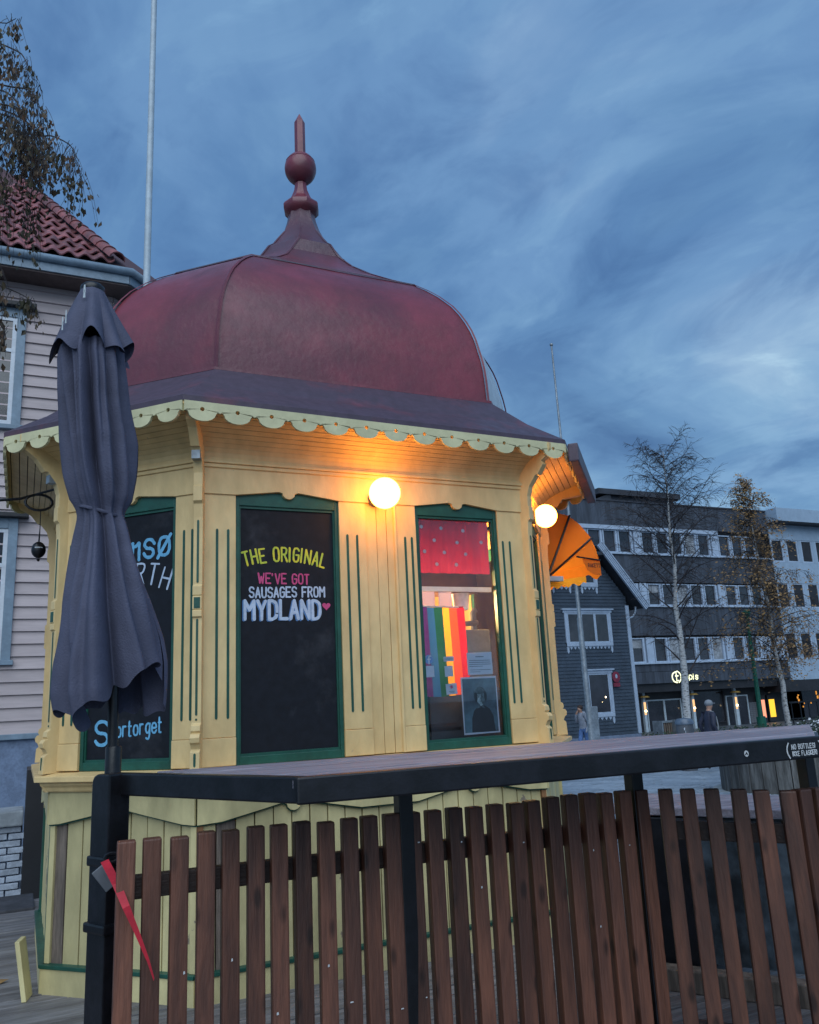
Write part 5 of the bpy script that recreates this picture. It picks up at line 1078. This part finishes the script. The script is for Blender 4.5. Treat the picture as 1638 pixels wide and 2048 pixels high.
# ================================================================== STREET FURNITURE
lp_ = thing('street_lamp', 'green painted lamp post in front of the shop doors', 'lamp post', (27.05, 21.1, -.75))
m = MB(); m.tube([(27.05, 21.1, -.75), (27.02, 21.1, .1)], [.20, .19], 10); m.tube([(27.02, 21.1, .1), (27.0, 21.08, 1.2), (26.92, 21.0, 4.2)], [.11, .095, .06], 10); part('post', m, GREENP, lp_, 40)
m = MB(); m.lathe([(.06, 0), (.13, .1), (.16, .3), (.02, .4)], (26.92, 21.0, 4.15), 12); part('lantern', m, GREENP, lp_, 40)
bn = thing('litter_bin', 'grey cylindrical litter bin with domed lid on the square', 'bin', (15.35, 12.95, gz(15.3, 12.9)))
z0 = gz(15.3, 12.9); m = MB(); m.lathe([(.20, z0), (.22, z0+.05), (.225, z0+1.2), (.23, z0+1.22)], (15.35, 12.95, 0), 20); part('body', m, GREY, bn, 40); m = MB(); m.lathe([(.25, z0+1.2), (.25, z0+1.27), (.2, z0+1.34), (.0, z0+1.37)], (15.35, 12.95, 0), 20); part('lid', m, mat('bin_lid', (.10, .14, .2), .35), bn, 40)
m = MB()
for k in range(7): c_ = V3((15.19+.02*(k % 3), 12.78, z0+.55+.09*k)); m.box((-.04, 0, -.03), (.05, .008, .03), c_, V3((.8, .2, .3*(-1)**k)))
part('sticker', m, WHITE, bn)
bc = thing('garden_bench', 'slatted wooden bench end beside the dark house', 'bench', (19.9, 18.9, -.75))
for k in range(8): m = MB(); m.box((19.45+k*.10, 18.85, -.5), (19.51+k*.10, 18.9, .28)); part('slat', m, OLDWOOD, bc)
m = MB(); m.box((19.4, 18.82, .24), (20.26, 18.93, .31)); m.box((19.38, 18.4, -.3), (20.28, 18.9, -.25)); m.box((19.38, 18.42, -.75), (19.44, 18.9, .33)); m.box((20.22, 18.42, -.75), (20.28, 18.9, .33)); part('frame', m, GALV, bc)
m = MB(); m.box((16.15, 20.0, -.75), (16.55, 20.4, -.05)); m.box((16.15, 20.35, -.05), (16.55, 20.4, .28)); solo('cafe_chair', m, SHOPD, (16.35, 20.2, -.75), 'dark chair standing against the dark house behind the walking man', 'chair')
pk = thing('round_planter', 'large round planter of weathered upright staves on the paving', 'planter', (12.05, 6.55, gz(12, 6.5)))
pz = gz(12, 6.5)
for k in range(36):
    a = 2*math.pi*k/36; c_ = V3((12.05+1.35*math.cos(a), 6.55+1.35*math.sin(a), pz)); m = MB(); m.box((-.112, -.02, 0), (.112, .03, .82 + .0*k), c_, V3((-math.sin(a), math.cos(a), 0)), V3((math.cos(a), math.sin(a), 0))); part('stave', m, mat('stave_wood', (.11, .115, .115), .8, .3, 3, stretch=(4, 4, .5), rnd=.25), pk)
m = MB(); m.lathe([(1.32, pz+.3), (1.32, pz+.72), (0, pz+.75)], (12.05, 6.55, 0), 30); part('soil', m, DKSTONE, pk); m = MB(); m.lathe([(1.55, pz-.03), (1.55, pz+.05), (1.4, pz+.05)], (12.05, 6.55, 0), 36); part('kerb_ring', m, mat('pale_kerb', (.30, .33, .34), .6), pk)
def shrub(nm, label, c, sx, sy, h, n, sd_, flowers=False):
    r_ = random.Random(sd_); t = thing(nm, label, 'shrub', c, 'low hedges before the shops'); lf_ = MB(); c = V3(c)
    for k in range(n):
        p = c + V3((r_.uniform(-1, 1)*sx, r_.gauss(0, .4)*sy, h*r_.random()**.7*(.7+.3*math.sin(k*.9)))); a = V3((r_.uniform(-1, 1), r_.uniform(-1, 1), r_.uniform(-.3, 1))).normalized(); b_ = a.orthogonal().normalized(); s_ = .06*r_.uniform(.6, 1.4)
        lf_.cur = 1 if flowers and r_.random() < .25 else 0
        lf_.add([p-a*s_, p+b_*s_*.6, p+a*s_, p-b_*s_*.6], [(0, 1, 2, 3)])
    part('leaves', lf_, [HEDGE, WHITE], t, stuff=True)
    m_ = MB(); m_.box((-sx, -.25*sy, 0), (sx, .25*sy, h*.35), c); part('trough', m_, SHOPD, t)
shrub('hedge', 'long low dark green hedge behind the man in the cap', (22.0, 18.5, -.75), 3.2, .5, .72, 2600, 1); shrub('hedge', 'short low hedge in the shop front left of the litter bin', (19.6, 17.6, -.75), .9, .4, .55, 700, 2); shrub('hedge', 'low hedge with white flowers at the right below the birch', (27.2, 18.3, -.75), 1.4, .5, .85, 1300, 3, True)
rl = thing('street_railing', 'dark mesh railing at the far right in front of the lit shop', 'railing', (33.5, 22.5, -.75))
for k in range(12): m = MB(); m.box((30.5+k*.55, 22.5, -.75), (30.54+k*.55, 22.54, .55)); part('bar', m, BLACK, rl)
m = MB(); m.box((30.4, 22.49, .5), (37, 22.55, .57)); m.box((30.4, 22.49, -.2), (37, 22.55, -.15)); part('top_rail', m, BLACK, rl)
# fallen leaves on the deck at the left
for k, (x, y, lab) in enumerate(((-.90, 1.0, 'dry brown leaf lying between the loose yellow board and the stone step'), (-.99, 1.32, 'curled brown leaf lying nearest the dark stone step'))):
    m = MB(); a = k*1.3; c_ = V3((x, y, .012)); A_ = V3((math.cos(a), math.sin(a), .1))*.045; B_ = V3((-math.sin(a), math.cos(a), .12))*.03
    m.add([c_-A_, c_+B_, c_+A_, c_-B_, c_+V3((0, 0, .012))], [(0, 1, 4), (1, 2, 4), (2, 3, 4), (3, 0, 4)]); solo('fallen_leaf', m, LEAFB, c_, lab, 'leaf', 'fallen leaves left of the kiosk')

# ================================================================== PEOPLE
def person(label, base, ang, J, E, rad, zones, mats, hair, extra=None):
    t = thing('person', label, 'person', base, 'people crossing the square'); t.rotation_euler = (0, 0, ang)
    me = bpy.data.meshes.new('body'); ks = list(J); me.from_pydata([J[k] for k in ks], [(ks.index(a), ks.index(b)) for a, b in E], [])
    o = bpy.data.objects.new('body', me); COL.objects.link(o); md = o.modifiers.new('s', 'SKIN'); md.use_smooth_shade = True; o.modifiers.new('u', 'SUBSURF').levels = 2
    for i, k in enumerate(ks):
        r_ = rad[k]; me.skin_vertices[0].data[i].radius = (r_, r_) if isinstance(r_, (int, float)) else r_
    me.skin_vertices[0].data[ks.index('pelvis')].use_root = True
    bpy.context.view_layer.update(); m2 = bpy.data.meshes.new_from_object(o.evaluated_get(bpy.context.evaluated_depsgraph_get())); bpy.data.objects.remove(o)
    m2.materials.clear()
    for mm in mats: m2.materials.append(mm)
    for p in m2.polygons: p.material_index = zones(p.center)
    link('body', m2, t)
    for nm, mb_, mm in hair: link(nm, mb_.mesh(nm, mm, smooth=60), t)
    return t
SKIN = mat('skin', (.36, .20, .14), .6, .06, 8); HOOD = mat('grey_hoodie', (.26, .29, .36), .85, .12, 9); JEAN = mat('blue_jeans', (.08, .16, .36), .85, .12, 9); SHOE = mat('dark_shoe', (.03, .03, .035), .6); NAVY = mat('navy_jacket', (.022, .026, .055), .7, .15, 8); HAIRM = mat('brown_hair', (.045, .022, .015), .7, .2, 20); CAPM = mat('grey_cap', (.24, .27, .31), .8)
# local frame: +x is the way the person faces, y left, z up
def joints(lean, arm_r, arm_l, leg_f, leg_b):
    J = {'pelvis': (0, 0, .92), 'waist': (lean*.1, 0, 1.05), 'chest': (lean*.3, 0, 1.27), 'neck0': (lean*.45, 0, 1.43), 'neck': (lean*.55, 0, 1.50), 'head': (lean*.55+.03, 0, 1.60), 'crown': (lean*.55+.01, 0, 1.69), 'nose': (lean*.55+.115, 0, 1.585), 'chin': (lean*.55+.075, 0, 1.52)}
    E = [('pelvis', 'waist'), ('waist', 'chest'), ('chest', 'neck0'), ('neck0', 'neck'), ('neck', 'head'), ('head', 'crown'), ('head', 'nose'), ('neck', 'chin')]
    for s_, A, Lg, n_ in ((-1, arm_r, leg_f, 'r'), (1, arm_l, leg_b, 'l')):
        J['sh'+n_] = (lean*.4, s_*.17, 1.39); J['el'+n_] = A[0]; J['wr'+n_] = A[1]; J['ha'+n_] = A[2]; J['fi'+n_] = A[3]
        J['hip'+n_] = (0, s_*.09, .88); J['kn'+n_] = Lg[0]; J['an'+n_] = Lg[1]; J['toe'+n_] = Lg[2]
        E += [('neck0', 'sh'+n_), ('sh'+n_, 'el'+n_), ('el'+n_, 'wr'+n_), ('wr'+n_, 'ha'+n_), ('ha'+n_, 'fi'+n_), ('pelvis', 'hip'+n_), ('hip'+n_, 'kn'+n_), ('kn'+n_, 'an'+n_), ('an'+n_, 'toe'+n_)]
    r_ = {'pelvis': (.15, .125), 'waist': (.15, .12), 'chest': (.17, .125), 'neck0': .085, 'neck': .058, 'head': (.082, .095), 'crown': (.068, .08), 'nose': .018, 'chin': .04}
    for n_ in 'rl': r_.update({'sh'+n_: .082, 'el'+n_: .058, 'wr'+n_: .040, 'ha'+n_: .038, 'fi'+n_: .02, 'hip'+n_: .105, 'kn'+n_: .072, 'an'+n_: .048, 'toe'+n_: .038})
    return J, E, r_
def cap_mesh(c, r_, brim, full=False):
    b = MB(); b.ball(c, r_, 16, 10, (1.05, .92, .85))
    if brim: b.prism([(.07, -.065), (.16, -.05), (.175, 0), (.16, .05), (.07, .065)], V3(c)+V3((0, 0, -.012)), (1, 0, 0), (0, 1, 0), (0, 0, .014))
    return b
# man with a hand at his face, facing left
b1 = V3((16.75, 19.35, 0)); b1.z = -.72
J, E_, rd = joints(.22, ((.10, -.22, 1.12), (.24, -.12, 1.36), (.24, -.07, 1.47), (.23, -.03, 1.55)), ((.02, .24, 1.10), (.14, .22, .92), (.17, .21, .86), (.19, .20, .80)), ((.16, -.09, .50), (.14, -.09, .08), (.28, -.09, .03)), ((-.02, .09, .50), (-.20, .09, .12), (-.08, .09, .03)))
def z1(c): return 3 if c.z < .08 else (1 if c.z < .93 and abs(c.y) < .185 else (2 if (c.z > 1.475) or (c.x > .2 and c.z > 1.42) else 0))
hood = MB(); hood.ball((.02, 0, 1.45), .12, 14, 8, (.9, 1.1, .62))
hr_ = cap_mesh((.115, 0, 1.645), .104, False)
person('man in grey hooded jumper and jeans raising a hand to his face', b1, math.pi+.35, J, E_, rd, z1, [HOOD, JEAN, SKIN, SHOE], [('hair', hr_, HAIRM), ('hood', hood, HOOD)])
# man with a cap, facing right
b2 = V3((15.35, 12.05, 0)); b2.z = -.66
J, E_, rd = joints(.08, ((-.06, -.25, 1.12), (.06, -.25, .90), (.09, -.24, .84), (.11, -.23, .78)), ((-.10, .25, 1.12), (.0, .25, .88), (.03, .24, .82), (.05, .23, .76)), ((.14, -.09, .48), (.20, -.09, .08), (.34, -.09, .05)), ((.0, .09, .48), (-.18, .09, .14), (-.05, .09, .04)))
def z2(c): return 3 if c.z < .09 else (1 if c.z < .90 and abs(c.y) < .19 else (2 if c.z > 1.475 or (c.z < .86 and abs(c.y) > .19) else 0))
strap = MB(); strap.tube([(.06, -.13, 1.45), (.155, -.12, 1.3), (.165, -.14, 1.1), (.12, -.16, .95)], .018, 6)
strap2 = MB(); strap2.tube([(.0, -.10, 1.47), (.09, -.12, 1.43)], .02, 6)
person('man in a grey cap and dark jacket walking to the right past the bin', b2, -.12, J, E_, rd, z2, [NAVY, mat('dark_trousers', (.03, .03, .04), .8), SKIN, SHOE], [('cap', cap_mesh((.065, 0, 1.665), .108, True), CAPM), ('strap', strap, CUR), ('collar', strap2, CUR)])
